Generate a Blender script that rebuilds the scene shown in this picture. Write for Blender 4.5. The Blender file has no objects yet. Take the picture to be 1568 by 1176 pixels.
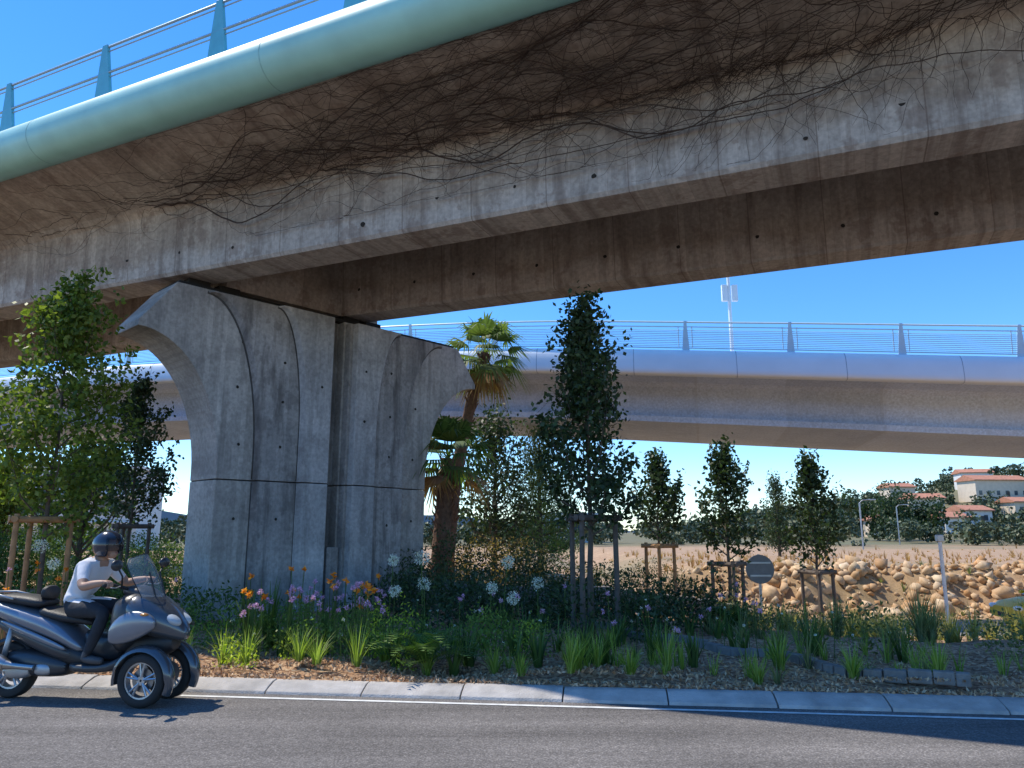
import bpy, bmesh, math, random
import numpy as np
from mathutils import Vector, Matrix
random.seed(7); rng=np.random.default_rng(7)
R=random.uniform
scene=bpy.context.scene
COL=scene.collection

# ------------------------------------------------------------------ helpers
def node(nt,t,ins=None,**props):
    n=nt.nodes.new(t)
    for k,v in props.items(): setattr(n,k,v)
    for k,v in (ins or {}).items():
        s=n.inputs[k]
        if isinstance(v,bpy.types.NodeSocket): nt.links.new(v,s)
        else: s.default_value=v
    return n
def c4(c): return (c[0],c[1],c[2],1.0)
def newmat(name):
    m=bpy.data.materials.new(name); m.use_nodes=True
    nt=m.node_tree; nt.nodes.clear()
    out=nt.nodes.new('ShaderNodeOutputMaterial')
    return m,nt,out
def mixc(nt,f,a,b,bt='MIX'):
    n=node(nt,'ShaderNodeMix',None,data_type='RGBA',blend_type=bt)
    for i,v in ((0,f),(6,a),(7,b)):
        if isinstance(v,bpy.types.NodeSocket): nt.links.new(v,n.inputs[i])
        else: n.inputs[i].default_value = v if i==0 else c4(v)
    return n.outputs[2]
def math_(nt,op,a,b=0.0,clamp=False):
    n=node(nt,'ShaderNodeMath',{0:a,1:b},operation=op); n.use_clamp=clamp
    return n.outputs[0]
def ramp(nt,f,stops):
    n=node(nt,'ShaderNodeValToRGB',{0:f}); e=n.color_ramp.elements
    while len(e)<len(stops): e.new(0.5)
    for i,(p,c) in enumerate(stops):
        e[i].position=p; e[i].color=c4(c) if not isinstance(c,(int,float)) else (c,c,c,1)
    return n.outputs[0]
def noise_(nt,vec,scale,detail=3,rough=.55):
    return node(nt,'ShaderNodeTexNoise',{'Vector':vec,'Scale':scale,'Detail':detail,'Roughness':rough}).outputs[0]
def M(name,col,rough=.7,metal=0.0,var=.15,vscale=6.0,bump=.0,bscale=40,spec=None,coat=0):
    m,nt,out=newmat(name)
    tc=node(nt,'ShaderNodeTexCoord').outputs['Object']
    n=noise_(nt,tc,vscale,3)
    a=tuple(max(0,c*(1-var)) for c in col); b=tuple(min(1,c*(1+var)) for c in col)
    cc=ramp(nt,n,[(.3,a),(.7,b)])
    p=node(nt,'ShaderNodeBsdfPrincipled',{'Base Color':cc,'Roughness':rough,'Metallic':metal})
    if coat: p.inputs['Coat Weight'].default_value=coat
    if bump:
        bn=noise_(nt,tc,bscale,1)
        b_=node(nt,'ShaderNodeBump',{'Height':bn,'Strength':bump,'Distance':.02})
        nt.links.new(b_.outputs[0],p.inputs['Normal'])
    nt.links.new(p.outputs[0],out.inputs[0]); return m
def leafmat(name,dark,mid,light,trans=.35,clump=1.2):
    m,nt,out=newmat(name)
    g=node(nt,'ShaderNodeNewGeometry')
    r=ramp(nt,g.outputs['Random Per Island'],[(0,dark),(.5,mid),(1,light)])
    p=node(nt,'ShaderNodeBsdfPrincipled',{'Base Color':r,'Roughness':.5})
    p.inputs['Specular IOR Level'].default_value=.35
    if trans>0:
        t=node(nt,'ShaderNodeBsdfTranslucent',{'Color':mixc(nt,1.0,r,(1.3,1.5,.6),'MULTIPLY')})
        mx=node(nt,'ShaderNodeMixShader',{0:trans,1:p.outputs[0],2:t.outputs[0]})
        nt.links.new(mx.outputs[0],out.inputs[0])
    else: nt.links.new(p.outputs[0],out.inputs[0])
    return m

def concrete(name,dirv,dark,light,stain=(.10,.08,.065),board=.14,panel=1.25,stainamt=.6,lit_band=None):
    m,nt,out=newmat(name)
    tc=node(nt,'ShaderNodeTexCoord').outputs['Object']
    al=node(nt,'ShaderNodeVectorMath',{0:tc,1:dirv},operation='DOT_PRODUCT').outputs['Value']
    sep=node(nt,'ShaderNodeSeparateXYZ',{0:tc})
    comb=node(nt,'ShaderNodeCombineXYZ',{0:math_(nt,'MULTIPLY',al,2.2),1:0.0,2:math_(nt,'MULTIPLY',sep.outputs[2],.35)}).outputs[0]
    streak=noise_(nt,comb,1.6,4,.65)
    big=noise_(nt,tc,.6,4,.62)
    fine=noise_(nt,tc,14,2,.6)
    bid=math_(nt,'FLOOR',math_(nt,'DIVIDE',al,board))
    wn=node(nt,'ShaderNodeTexWhiteNoise',{'W':bid},noise_dimensions='1D').outputs[0]
    base=mixc(nt,ramp(nt,big,[(.35,0.0),(.66,1.0)]),dark,light)
    if lit_band:  # paler low band: sunlight on the lower web put into the colour
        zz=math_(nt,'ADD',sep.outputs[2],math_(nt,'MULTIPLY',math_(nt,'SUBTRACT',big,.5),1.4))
        bf=ramp(nt,math_(nt,'SUBTRACT',zz,lit_band[0]),[(.35,1.0),(.62,0.0)])
        base=mixc(nt,math_(nt,'MULTIPLY',bf,.8),base,lit_band[1])
    base=mixc(nt,1.0,base,ramp(nt,wn,[(0,.88),(1,1.1)]),'MULTIPLY')
    base=mixc(nt,1.0,base,ramp(nt,fine,[(.3,.8),(.7,1.14)]),'MULTIPLY')
    sf=math_(nt,'MULTIPLY',ramp(nt,streak,[(.5,0.0),(.66,1.0)]),stainamt)
    base=mixc(nt,sf,base,stain)
    fr=math_(nt,'FRACT',math_(nt,'DIVIDE',al,panel))
    ln=math_(nt,'LESS_THAN',fr,.014)
    lnb=math_(nt,'LESS_THAN',math_(nt,'FRACT',math_(nt,'DIVIDE',al,board)),.06)
    base=mixc(nt,math_(nt,'MULTIPLY',ln,.5),base,stain)
    base=mixc(nt,math_(nt,'MULTIPLY',lnb,.14),base,stain)
    big2=noise_(nt,tc,1.7,4,.7)
    base=mixc(nt,math_(nt,'MULTIPLY',ramp(nt,big2,[(.55,0.0),(.60,1.0)]),.4),base,tuple(c*1.5 for c in stain))
    p=node(nt,'ShaderNodeBsdfPrincipled',{'Base Color':base,'Roughness':.9})
    p.inputs['Specular IOR Level'].default_value=.2
    b_=node(nt,'ShaderNodeBump',{'Height':noise_(nt,tc,22,1),'Strength':.35,'Distance':.015})
    nt.links.new(b_.outputs[0],p.inputs['Normal'])
    nt.links.new(p.outputs[0],out.inputs[0]); return m

class Geo:
    def __init__(s): s.v=[]; s.f=[]; s.m=[]
    def add(s,v,f,mi=0):
        o=len(s.v); s.v.extend([tuple(p) for p in v]); s.f.extend([tuple(i+o for i in q) for q in f]); s.m.extend([mi]*len(f))
    def box(s,c,size,mi=0,rz=0,mat=None):
        x,y,z=[d/2 for d in size]
        P=[Vector((a*x,b*y,d*z)) for a in(-1,1) for b in(-1,1) for d in(-1,1)]
        if mat is None: mat=Matrix.Rotation(rz,3,'Z')
        P=[mat@p+Vector(c) for p in P]
        s.add(P,[(0,1,3,2),(4,6,7,5),(0,4,5,1),(2,3,7,6),(0,2,6,4),(1,5,7,3)],mi)
    def tube(s,pts,rad,n=8,mi=0,cap=True):
        pts=[Vector(p) for p in pts]
        if not hasattr(rad,'__len__'): rad=[rad]*len(pts)
        V=[];F=[]
        for i,p in enumerate(pts):
            d=(pts[min(i+1,len(pts)-1)]-pts[max(i-1,0)])
            if d.length<1e-9: d=Vector((0,0,1))
            d.normalize()
            a=Vector((0,0,1)) if abs(d.z)<.9 else Vector((1,0,0))
            e1=d.cross(a).normalized(); e2=d.cross(e1)
            for k in range(n):
                t=2*math.pi*k/n
                V.append(p+(e1*math.cos(t)+e2*math.sin(t))*rad[i])
        for i in range(len(pts)-1):
            for k in range(n):
                k2=(k+1)%n
                F.append((i*n+k,i*n+k2,(i+1)*n+k2,(i+1)*n+k))
        if cap:
            F.append(tuple(range(n-1,-1,-1))); F.append(tuple((len(pts)-1)*n+k for k in range(n)))
        s.add(V,F,mi)
    def loft(s,rings,mi=0,cap=True,closed=True):
        n=len(rings[0]); V=[p for r in rings for p in r];F=[]
        for i in range(len(rings)-1):
            for k in range(n if closed else n-1):
                k2=(k+1)%n
                F.append((i*n+k,i*n+k2,(i+1)*n+k2,(i+1)*n+k))
        if cap and closed:
            F.append(tuple(range(n-1,-1,-1))); F.append(tuple((len(rings)-1)*n+k for k in range(n)))
        s.add(V,F,mi)
    def ell(s,c,r,mi=0,nu=12,nv=8,mat=None):
        V=[];F=[]
        for i in range(nv+1):
            ph=math.pi*i/nv
            for k in range(nu):
                t=2*math.pi*k/nu
                p=Vector((r[0]*math.sin(ph)*math.cos(t),r[1]*math.sin(ph)*math.sin(t),r[2]*math.cos(ph)))
                if mat: p=mat@p
                V.append(p+Vector(c))
        for i in range(nv):
            for k in range(nu):
                k2=(k+1)%nu; F.append((i*nu+k,(i+1)*nu+k,(i+1)*nu+k2,i*nu+k2))
        s.add(V,F,mi)
    def obj(s,name,mats,smooth=False,parent=None,bevel=0,auto=None):
        me=bpy.data.meshes.new(name); me.from_pydata(s.v,[],s.f)
        for m in (mats if isinstance(mats,(list,tuple)) else [mats]): me.materials.append(m)
        me.polygons.foreach_set('material_index',s.m)
        bm=bmesh.new(); bm.from_mesh(me)
        bmesh.ops.remove_doubles(bm,verts=bm.verts,dist=1e-5)
        bmesh.ops.recalc_face_normals(bm,faces=bm.faces); bm.to_mesh(me); bm.free()
        if smooth:
            me.polygons.foreach_set('use_smooth',[True]*len(me.polygons))
            if auto: me.set_sharp_from_angle(angle=math.radians(auto))
        o=bpy.data.objects.new(name,me); COL.objects.link(o)
        if bevel:
            b=o.modifiers.new('b','BEVEL'); b.width=bevel; b.segments=2; b.limit_method='ANGLE'; b.angle_limit=.6
        if parent: o.parent=parent
        return o
def fast(name,V,F,mats,mi=None,smooth=False,parent=None):
    me=bpy.data.meshes.new(name); V=np.asarray(V,dtype=np.float32); F=np.asarray(F,dtype=np.int32)
    k=F.shape[1]
    me.vertices.add(len(V)); me.vertices.foreach_set('co',V.ravel())
    me.loops.add(F.size); me.loops.foreach_set('vertex_index',F.ravel())
    me.polygons.add(len(F)); me.polygons.foreach_set('loop_start',np.arange(0,F.size,k,dtype=np.int32))
    for m in (mats if isinstance(mats,(list,tuple)) else [mats]): me.materials.append(m)
    if mi is not None: me.polygons.foreach_set('material_index',np.asarray(mi,dtype=np.int32))
    if smooth: me.polygons.foreach_set('use_smooth',np.ones(len(F),dtype=bool))
    me.update(calc_edges=True); me.validate()
    o=bpy.data.objects.new(name,me); COL.objects.link(o)
    if parent: o.parent=parent
    return o
def empty(name,loc=(0,0,0),rz=0):
    e=bpy.data.objects.new(name,None); e.location=loc; e.rotation_euler=(0,0,rz); COL.objects.link(e); return e
def leaves(C,L,W,up=.3,out=None):
    """rhomb leaves at centres C (n,3)"""
    n=len(C); d=rng.normal(size=(n,3)); 
    if out is not None: d+=out
    d[:,2]+=up; d/=np.linalg.norm(d,axis=1)[:,None]
    s=np.cross(d,rng.normal(size=(n,3))); s/=np.linalg.norm(s,axis=1)[:,None]+1e-9
    l=(L*rng.uniform(.7,1.3,n))[:,None]; w=(W*rng.uniform(.7,1.3,n))[:,None]
    V=np.stack([C-d*l/2,C+s*w/2,C+d*l/2,C-s*w/2],axis=1).reshape(-1,3)
    F=np.arange(n*4).reshape(n,4); return V,F
def ss(a,b,x):
    t=np.clip((x-a)/(b-a),0,1); return t*t*(3-2*t)

# ------------------------------------------------------------------ terrain
def yk(x): return 7.72-.126*x
def terrain(x,y):
    x=np.asarray(x,float); y=np.asarray(y,float)
    z=-1.1*ss(9,21,y)*ss(0.5,8,x)
    z=z-.65*ss(24.5,31,y)*ss(3,9,x)
    wob=.35*np.sin(x*.9)+.25*np.sin(x*2.3+1)
    z=z+1.85*ss(32+wob,35+wob,y)*ss(4.5,9,x)
    z=z+22*np.exp(-((x-205)/70)**2-((y-290)/105)**2)
    z=z+5*np.exp(-((x-120)/60)**2-((y-260)/90)**2)
    return z
def bump(x,y): return .035*np.sin(2.1*x+.7*y)+.03*np.sin(3.3*y-1.3*x)+.05
def bz(x,y):
    x_=float(x);y_=float(y)
    b=.08+float(bump(x_,y_)) if (yk(x_)+.45<y_<19 and -16<x_<16) else 0
    return float(terrain(x_,y_))+b

# ------------------------------------------------------------------ materials
CD=(.915,-.404,0)
m_conc=concrete('concrete_deck',CD,(.27,.215,.17),(.46,.385,.31),stain=(.13,.09,.07),stainamt=.5,lit_band=(6.35,(.52,.47,.42)))
PD=(.677,.736,0)
m_pier=concrete('concrete_pier_rim',PD,(.36,.33,.30),(.56,.52,.48),stain=(.17,.155,.145),board=.1,panel=50,stainamt=.6)  # rim, panel and rib tones: weathering plus relief shading put into the colour
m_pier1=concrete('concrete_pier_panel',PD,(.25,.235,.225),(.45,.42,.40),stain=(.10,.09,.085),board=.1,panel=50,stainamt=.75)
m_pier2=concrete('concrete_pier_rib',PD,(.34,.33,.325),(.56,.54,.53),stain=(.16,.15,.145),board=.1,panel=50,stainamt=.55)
m_shade_grime=M('joint_shade_grime',(.075,.068,.062),.95,0,.3,5)  # rib corner shade put into a dark colour; also used on the joint core
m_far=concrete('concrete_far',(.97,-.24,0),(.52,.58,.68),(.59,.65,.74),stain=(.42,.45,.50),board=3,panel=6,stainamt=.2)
m_teal=M('teal_paint',(.33,.62,.55),.42,0,.10,1.3,coat=.1)
m_blue=M('blue_rail_paint',(.10,.40,.52),.4,0,.08)
m_lrail=M('light_rail_paint',(.55,.70,.78),.4,0,.05)
m_ltube=M('pale_fascia_paint',(.82,.86,.88),.5,0,.03,1.2)
m_rail=M('rail_metal',(.30,.38,.42),.35,.5,.05)
m_black=M('black_plastic',(.02,.02,.022),.5,0,.2)
m_dark=M('dark_void',(.02,.018,.016),.9)
m_hole=M('tie_hole',(.03,.025,.02),.95)
m_white=M('road_paint',(.70,.70,.68),.7,0,.2,9)
m_kerb=M('kerb_concrete',(.43,.40,.37),.9,0,.25,4,.4,60)
m_wood=M('stake_wood',(.36,.20,.09),.8,0,.25,8,.3,50)
m_wood2=M('stake_wood_weathered',(.13,.10,.08),.85,0,.25,8,.3,50)
m_bark=M('bark',(.11,.085,.065),.9,0,.3,12)
m_vine=M('vine_stem',(.060,.038,.028),.9,0,.3,8)
m_metal=M('galvanised_steel',(.42,.43,.44),.45,.7,.1)
m_terra=M('terracotta_roof',(.50,.22,.13),.85,0,.2,1.5)
m_wallA=M('render_cream',(.70,.58,.44),.9,0,.08,1)
m_wallB=M('render_white',(.72,.70,.66),.9,0,.06,1)
m_win=M('window_glass',(.05,.07,.09),.15,0,.1)
def asphalt():
    m,nt,out=newmat('asphalt'); tc=node(nt,'ShaderNodeTexCoord').outputs['Object']
    f=noise_(nt,tc,60,2,.7); b=noise_(nt,tc,.5,4,.6); f2=noise_(nt,tc,17,2,.7)
    mp=node(nt,'ShaderNodeMapping',{'Vector':tc,'Scale':(.12,2.2,1),'Rotation':(0,0,.126)}).outputs[0]
    tr=noise_(nt,mp,1.0,3,.5)
    c=ramp(nt,f,[(.3,(.10,.092,.086)),(.52,(.165,.152,.142)),(.72,(.32,.295,.275))])
    c=mixc(nt,1.0,c,ramp(nt,f2,[(.3,.8),(.7,1.2)]),'MULTIPLY')
    c=mixc(nt,1.0,c,ramp(nt,b,[(.3,.8),(.7,1.18)]),'MULTIPLY')
    c=mixc(nt,1.0,c,ramp(nt,tr,[(.3,.75),(.7,1.2)]),'MULTIPLY')
    p=node(nt,'ShaderNodeBsdfPrincipled',{'Base Color':c,'Roughness':.9})
    p.inputs['Specular IOR Level'].default_value=.2
    bb=node(nt,'ShaderNodeBump',{'Height':noise_(nt,tc,60,1),'Strength':.5,'Distance':.01}); nt.links.new(bb.outputs[0],p.inputs['Normal'])
    nt.links.new(p.outputs[0],out.inputs[0]); return m
m_asph=asphalt()
def mulch():
    m,nt,out=newmat('mulch'); tc=node(nt,'ShaderNodeTexCoord').outputs['Object']
    v=node(nt,'ShaderNodeTexVoronoi',{'Vector':tc,'Scale':26.0}).outputs['Color']
    sp=node(nt,'ShaderNodeSeparateColor',{0:v}).outputs[0]
    c=ramp(nt,sp,[(0,(.16,.08,.04)),(.4,(.36,.19,.095)),(.8,(.55,.34,.19)),(1,(.66,.48,.30))])
    n=noise_(nt,tc,1.2,3); c=mixc(nt,1.0,c,ramp(nt,n,[(.3,.65),(.7,1.1)]),'MULTIPLY')
    p=node(nt,'ShaderNodeBsdfPrincipled',{'Base Color':c,'Roughness':.95})
    nt.links.new(p.outputs[0],out.inputs[0]); return m
m_mulch=mulch()
def fieldm():
    m,nt,out=newmat('dry_ground'); tc=node(nt,'ShaderNodeTexCoord').outputs['Object']
    a=noise_(nt,tc,.03,4,.6); b=noise_(nt,tc,1.4,4,.7); d=noise_(nt,tc,18,2,.6)
    c=mixc(nt,ramp(nt,b,[(.35,0.0),(.65,1.0)]),(.36,.22,.12),(.52,.34,.19))
    sep=node(nt,'ShaderNodeSeparateXYZ',{0:tc})
    far=ramp(nt,math_(nt,'DIVIDE',sep.outputs[1],300.0),[(.26,0.0),(.34,1.0)])
    c=mixc(nt,math_(nt,'MULTIPLY',far,.8),c,(.12,.13,.06))
    c=mixc(nt,ramp(nt,a,[(.5,0.0),(.6,.5)]),c,(.16,.17,.08))
    c=mixc(nt,1.0,c,ramp(nt,d,[(.3,.75),(.7,1.15)]),'MULTIPLY')
    p=node(nt,'ShaderNodeBsdfPrincipled',{'Base Color':c,'Roughness':.95})
    nt.links.new(p.outputs[0],out.inputs[0]); return m
m_field=fieldm()
L_yel=leafmat('leaf_sunny',(.07,.11,.02),(.14,.19,.03),(.24,.28,.06),.42)
L_drk=leafmat('leaf_dark',(.025,.042,.018),(.040,.068,.026),(.075,.115,.04),.25)
L_mid=leafmat('leaf_mid',(.05,.09,.025),(.085,.15,.035),(.14,.21,.055),.35)
L_grs=leafmat('grass_blade',(.16,.24,.04),(.26,.36,.06),(.40,.48,.15),.45)
L_gry=leafmat('grass_grey',(.12,.15,.07),(.20,.23,.10),(.34,.34,.18),.4)
L_far=leafmat('leaf_far',(.045,.065,.03),(.075,.10,.045),(.12,.145,.07),.0)
L_wil=leafmat('leaf_willow',(.09,.13,.04),(.15,.20,.06),(.20,.26,.10),.4)
L_dry=leafmat('dry_leaf',(.20,.11,.05),(.30,.18,.08),(.40,.27,.14),.3)
F_or=leafmat('petal_orange',(.75,.18,.02),(.85,.30,.03),(.9,.42,.05),.3)
F_pk=leafmat('petal_pink',(.5,.25,.55),(.68,.38,.68),(.78,.5,.76),.3)
F_wh=leafmat('petal_white',(.55,.57,.57),(.68,.70,.70),(.82,.84,.82),.3)

# ------------------------------------------------------------------ ground
def grid(name,xs,ys,zf,mat,parent=None):
    X,Y=np.meshgrid(xs,ys); Z=zf(X,Y); V=np.stack([X,Y,Z],-1).reshape(-1,3)
    nx=len(xs); i=np.arange(len(ys)-1)[:,None]*nx+np.arange(nx-1)[None,:]; i=i.ravel()
    F=np.stack([i,i+1,i+nx+1,i+nx],1); return fast(name,V,F,mat,smooth=True,parent=parent)
def sp(a,b,n): return list(np.linspace(a,b,n,endpoint=False))
xs=np.array([-6000,-2000,-1000,-500,-300,-200,-120]+sp(-80,-20,16)+sp(-20,50,140)+sp(50,400,90)+[400,500,700,1200,2500,6000])
ys=np.array([-300,-100,-40,-10,0,5]+sp(8,38,110)+sp(38,100,30)+sp(100,600,70)+[600,900,1500,2500,4000,7000])
grid('ground',xs,ys,lambda x,y:terrain(x,y)-.004,m_field)
def slab(name,xa,xb,o1,o2,z,mat,n=60,par=None):
    g=Geo(); V=[];F=[]
    for i in range(n+1):
        x=xa+(xb-xa)*i/n; V+= [(x,yk(x)+o1,z),(x,yk(x)+o2,z)]
    for i in range(n): F.append((2*i,2*i+2,2*i+3,2*i+1))
    g.add(V,F); return g.obj(name,mat,parent=par)
slab('road',-60,60,-14,.32,.003,m_asph)
slab('road_edge_line',-3.4,60,0,.065,.008,m_white)
g=Geo()
for k in range(8):
    x=-5.2-12+k*6.0
    if -6<x<-4 or x<-8 or x>7: g.box((x,yk(x)-2.45,.008),(3.0,.1,.002),0,-.125)
g.obj('road_lane_dashes',m_white)
g=Geo()
k=0; x=-22.0
while x<26:
    L=1.03; y=yk(x+.5)
    mt=Matrix.Rotation(-.1255,3,'Z'); c=Vector((x+.5,y,0)); h=.10+R(-.007,.007)
    prof=[(.22,0),(.235,h*.30),(.31,h*.60),(.42,h*.95),(.46,h),(.53,h),(.53,0)]
    rings=[]; dy=R(-.01,.01)
    for s in (-L/2+.007,L/2-.007):
        rings.append([mt@Vector((s,p[0]+dy,p[1]))+c for p in prof])
    g.loft(rings); x+=L*math.cos(.1255)
g.obj('kerb',m_kerb,bevel=.006)
def soilz(x,y): return terrain(x,y)+.08+bump(x,y)
nx,ny=220,90
X=np.linspace(-16,16,nx); T=np.linspace(0,1,ny)
XX,TT=np.meshgrid(X,T); Y0=yk(XX)+.535; YY=Y0+TT*(19-Y0); ZZ=soilz(XX,YY)+rng.normal(0,.006,XX.shape)
ZZ[0,:]=.085; ZZ[1:5,:]=np.minimum(ZZ[1:5,:],.105)
V=np.stack([XX,YY,ZZ],-1).reshape(-1,3); i=(np.arange(ny-1)[:,None]*nx+np.arange(nx-1)[None,:]).ravel()
fast('flower_bed_soil',V,np.stack([i,i+1,i+nx+1,i+nx],1),m_mulch,smooth=True)
n=9500; cx=rng.uniform(-5,9,n); cy=yk(cx)+.50+rng.exponential(.8,n); cz=soilz(cx,cy)+.012; cz=np.where(cy<yk(cx)+.75,.115,cz)
Vc,Fc=leaves(np.stack([cx,cy,cz],1),.06,.022,0); fast('wood_chips',Vc,Fc,leafmat('chip',(.25,.13,.065),(.5,.30,.16),(.66,.48,.3),0.0))

g=Geo(); V=[];F=[]
for i in range(20):
    x=9.5+i*4; V+=[(x,21.2,-1.09),(x,24.3,-1.09)]
for i in range(19): F.append((2*i,2*i+2,2*i+3,2*i+1))
g.add(V,F); g.obj('service_road',M('asphalt_far',(.22,.215,.21),.9))

# ------------------------------------------------------------------ near overpass
def ln(y0,m,z): return lambda X:(X,y0+m*X,z)
XA,XB=-48.0,42.0
ov=empty('highway_overpass')
prof=[ln(8.70,-.469,8.22),ln(9.6,-.455,8.02),ln(10.15,-.445,7.90),ln(10.42,-.4417,7.80),ln(10.56,-.4417,7.66),ln(10.60,-.4417,7.5),
      ln(10.64,-.4417,6.46),ln(10.69,-.4417,6.40),ln(11.45,-.44,6.40),ln(11.5,-.44,6.45),ln(11.55,-.44,7.75),ln(11.8,-.44,7.92),
      ln(14.2,-.42,7.92),ln(14.5,-.42,7.75),ln(14.58,-.42,6.45),ln(14.63,-.42,6.40),ln(15.32,-.42,6.40),ln(15.4,-.42,6.46),
      ln(15.44,-.42,7.6),ln(15.7,-.42,7.85),ln(17.4,-.42,8.22),ln(17.4,-.42,8.72),ln(8.70,-.469,8.72)]
g=Geo(); rings=[]
NS=60
for i in range(NS+1):
    X=XA+(XB-XA)*i/NS; rings.append([p(X) for p in prof])
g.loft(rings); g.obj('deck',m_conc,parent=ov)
g=Geo(); TY=8.45; TM=-.469; TZ=8.51; TR=.40
g.tube([(XA,TY+TM*XA,TZ),(XB,TY+TM*XB,TZ)],TR,64)
g.obj('edge_tube',m_teal,smooth=True,parent=ov,auto=40)
g=Geo()
x=XA+1.3
while x<XB:
    d=Vector((1,TM,0)).normalized(); c=Vector((x,TY+TM*x,TZ)); g.tube([c-d*.008,c+d*.008],TR+.003,64); x+=4.8
g.obj('tube_weld_rings',M('teal_weld',(.27,.50,.45),.5),parent=ov,smooth=True,auto=40)
g=Geo(); gr=Geo(); d=Vector((1,TM,0)).normalized(); nrm=Vector((d.y,-d.x,0))
zb=TZ+TR-.03
x=-4.65-2.4*14
while x<XB-1:
    c=Vector((x,TY+TM*x,zb))
    b0=c-d*.21; b1=c+d*.21; t0=c+d*.04+Vector((0,0,1.02))+nrm*.12; t1=c+d*.16+Vector((0,0,1.02))+nrm*.12
    P=[]
    for q in (b0,b1,t1,t0):
        P+= [q-nrm*.03,q+nrm*.03]
    g.add(P,[(0,2,4,6),(1,7,5,3),(0,1,3,2),(2,3,5,4),(4,5,7,6),(6,7,1,0)])
    x+=2.4
for hz,r,off in ((.98,.022,.115),(.90,.012,.105),(.52,.022,.07),(.44,.012,.055)):
    gr.tube([Vector((X_,TY+TM*X_,zb+hz))+nrm*off for X_ in (XA,XB)],r,8)
g.obj('railing_posts',m_blue,parent=ov,bevel=.006); gr.obj('railing_rails',m_rail,parent=ov,smooth=True)
g=Geo()
def disc(g,c,nv,r):
    nv=Vector(nv).normalized(); a=nv.cross(Vector((0,0,1))).normalized(); b=Vector((0,0,1))
    V=[Vector(c)+ (a*math.cos(t)+b*math.sin(t))*r*R(.85,1.15)+nv*.004 for t in [2*math.pi*k/10 for k in range(10)]]
    g.add(V,[tuple(range(10))])
nf=Vector((-.404,-.915,0)); x=-30
while x<16:
    xx=x+R(-.15,.15)
    disc(g,Vector((xx,10.64-.4417*xx-.012,6.80+.14*math.sin(x*3))),nf,R(.025,.05))
    if R(0,1)<.5: disc(g,Vector((x+.5,10.63-.4417*x-.4417*.5-.012,7.25)),nf,.03)
    x+=1.25
x=-6
while x<20:
    disc(g,Vector((x,14.565-.42*x-.014,6.85+.1*math.sin(x*5))),nf,.035); x+=1.3
g.obj('tie_holes',m_hole,parent=ov)
g=Geo()
P0=Vector((-5.5,14.0,0)); pd=Vector((.677,.736,0)).normalized(); pn=Vector((pd.y,-pd.x,0))
def pl(a,t,z): return P0+pd*a-pn*t+Vector((0,0,z))
ang=math.atan2(pd.y,pd.x)
g.box(pl(1.9,.6,7.15),(3.7,.7,1.5),0,ang)
g.obj('diaphragm',m_conc,parent=ov)

# ------------------------------------------------------------------ pier
pier=empty('bridge_pier')
def arc(a0,z0,a1,z1,n=18):
    return [(a0+(a1-a0)*(1-math.cos(t)),z0+(z1-z0)*math.sin(t)) for t in [math.pi/2*k/n for k in range(n+1)]]
def extr(g,poly,t0,t1,mi=0,polyb=None):
    polyb=polyb or poly
    A=[pl(a,t0,z) for a,z in poly]; B=[pl(a,t1,z) for a,z in polyb]; n=len(poly)
    F=[tuple(range(n)),tuple(range(2*n-1,n-1,-1))]+[(i,(i+1)%n,n+(i+1)%n,n+i) for i in range(n)]
    g.add(A+B,F,mi)
J=2.62; W=5.1; TH=1.05; GA,GB=2.42,2.68
def half_profile(a0,flare,ztip,ztop,cut,zs):
    p=arc(a0,zs,a0-flare,ztip); return p+[(a0-flare,ztip+.12),(a0-flare+cut,ztop)]
def mir(p): return [(W-a,z) for a,z in reversed(p)]
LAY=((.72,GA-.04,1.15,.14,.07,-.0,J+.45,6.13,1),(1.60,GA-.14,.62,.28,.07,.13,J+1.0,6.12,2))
g=Geo(); gg=Geo()
L=[(0,J+.01)]+half_profile(0,1.62,5.25,6.2,.62,J+.15)+[(GA,6.2),(GA,J+.01)]
extr(g,L,0,TH); extr(g,mir(L),0,TH)
extr(g,[(GA+.002,J+.01),(GA+.002,6.19),(GB-.002,6.19),(GB-.002,J+.01)],.20,TH-.01,1)
def panel(a0,a1,fl,ch,zs,zt,zb,head=True):
    if head: return [(a0+ch,zb)]+arc(a0+ch,zs,a0+ch-fl,zt)+[(a0+ch-fl,6.155),(a1-ch*.5,6.155),(a1-ch*.5,zb)]
    return [(a0+ch,zb),(a0+ch,J-.01),(a1-ch*.5,J-.01),(a1-ch*.5,zb)]
for a0,a1,fl,pr,ch,bt,zs,zt,mi in LAY:
    A=panel(a0,a1,fl,ch,zs,zt,J+.01); B=panel(a0,a1,fl,0,zs,zt,J+.01)
    extr(g,A,-pr,.01-bt,mi,B); extr(g,mir(A),-pr,.01-bt,mi,mir(B))
    # re-entrant corner shade, with grime, put in as dark tubes along each rib
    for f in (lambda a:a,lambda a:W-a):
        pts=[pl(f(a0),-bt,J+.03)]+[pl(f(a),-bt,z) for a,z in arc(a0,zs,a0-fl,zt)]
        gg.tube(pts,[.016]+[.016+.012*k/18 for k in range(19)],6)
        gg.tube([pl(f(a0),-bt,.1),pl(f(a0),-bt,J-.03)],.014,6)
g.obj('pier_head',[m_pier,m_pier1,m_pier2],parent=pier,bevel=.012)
g=Geo()
l=[(0,-1),(0,J-.01),(GA,J-.01),(GA,-1)]; extr(g,l,0,TH); extr(g,mir(l),0,TH)
extr(g,[(GA+.002,1.35),(GA+.002,J-.02),(GB-.002,J-.02),(GB-.002,1.35)],.22,TH-.01,1)
extr(g,[(GA-.01,-1),(GA-.01,1.35),(GB+.01,1.35),(GB+.01,-1)],-.12,TH-.01,1)
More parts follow.
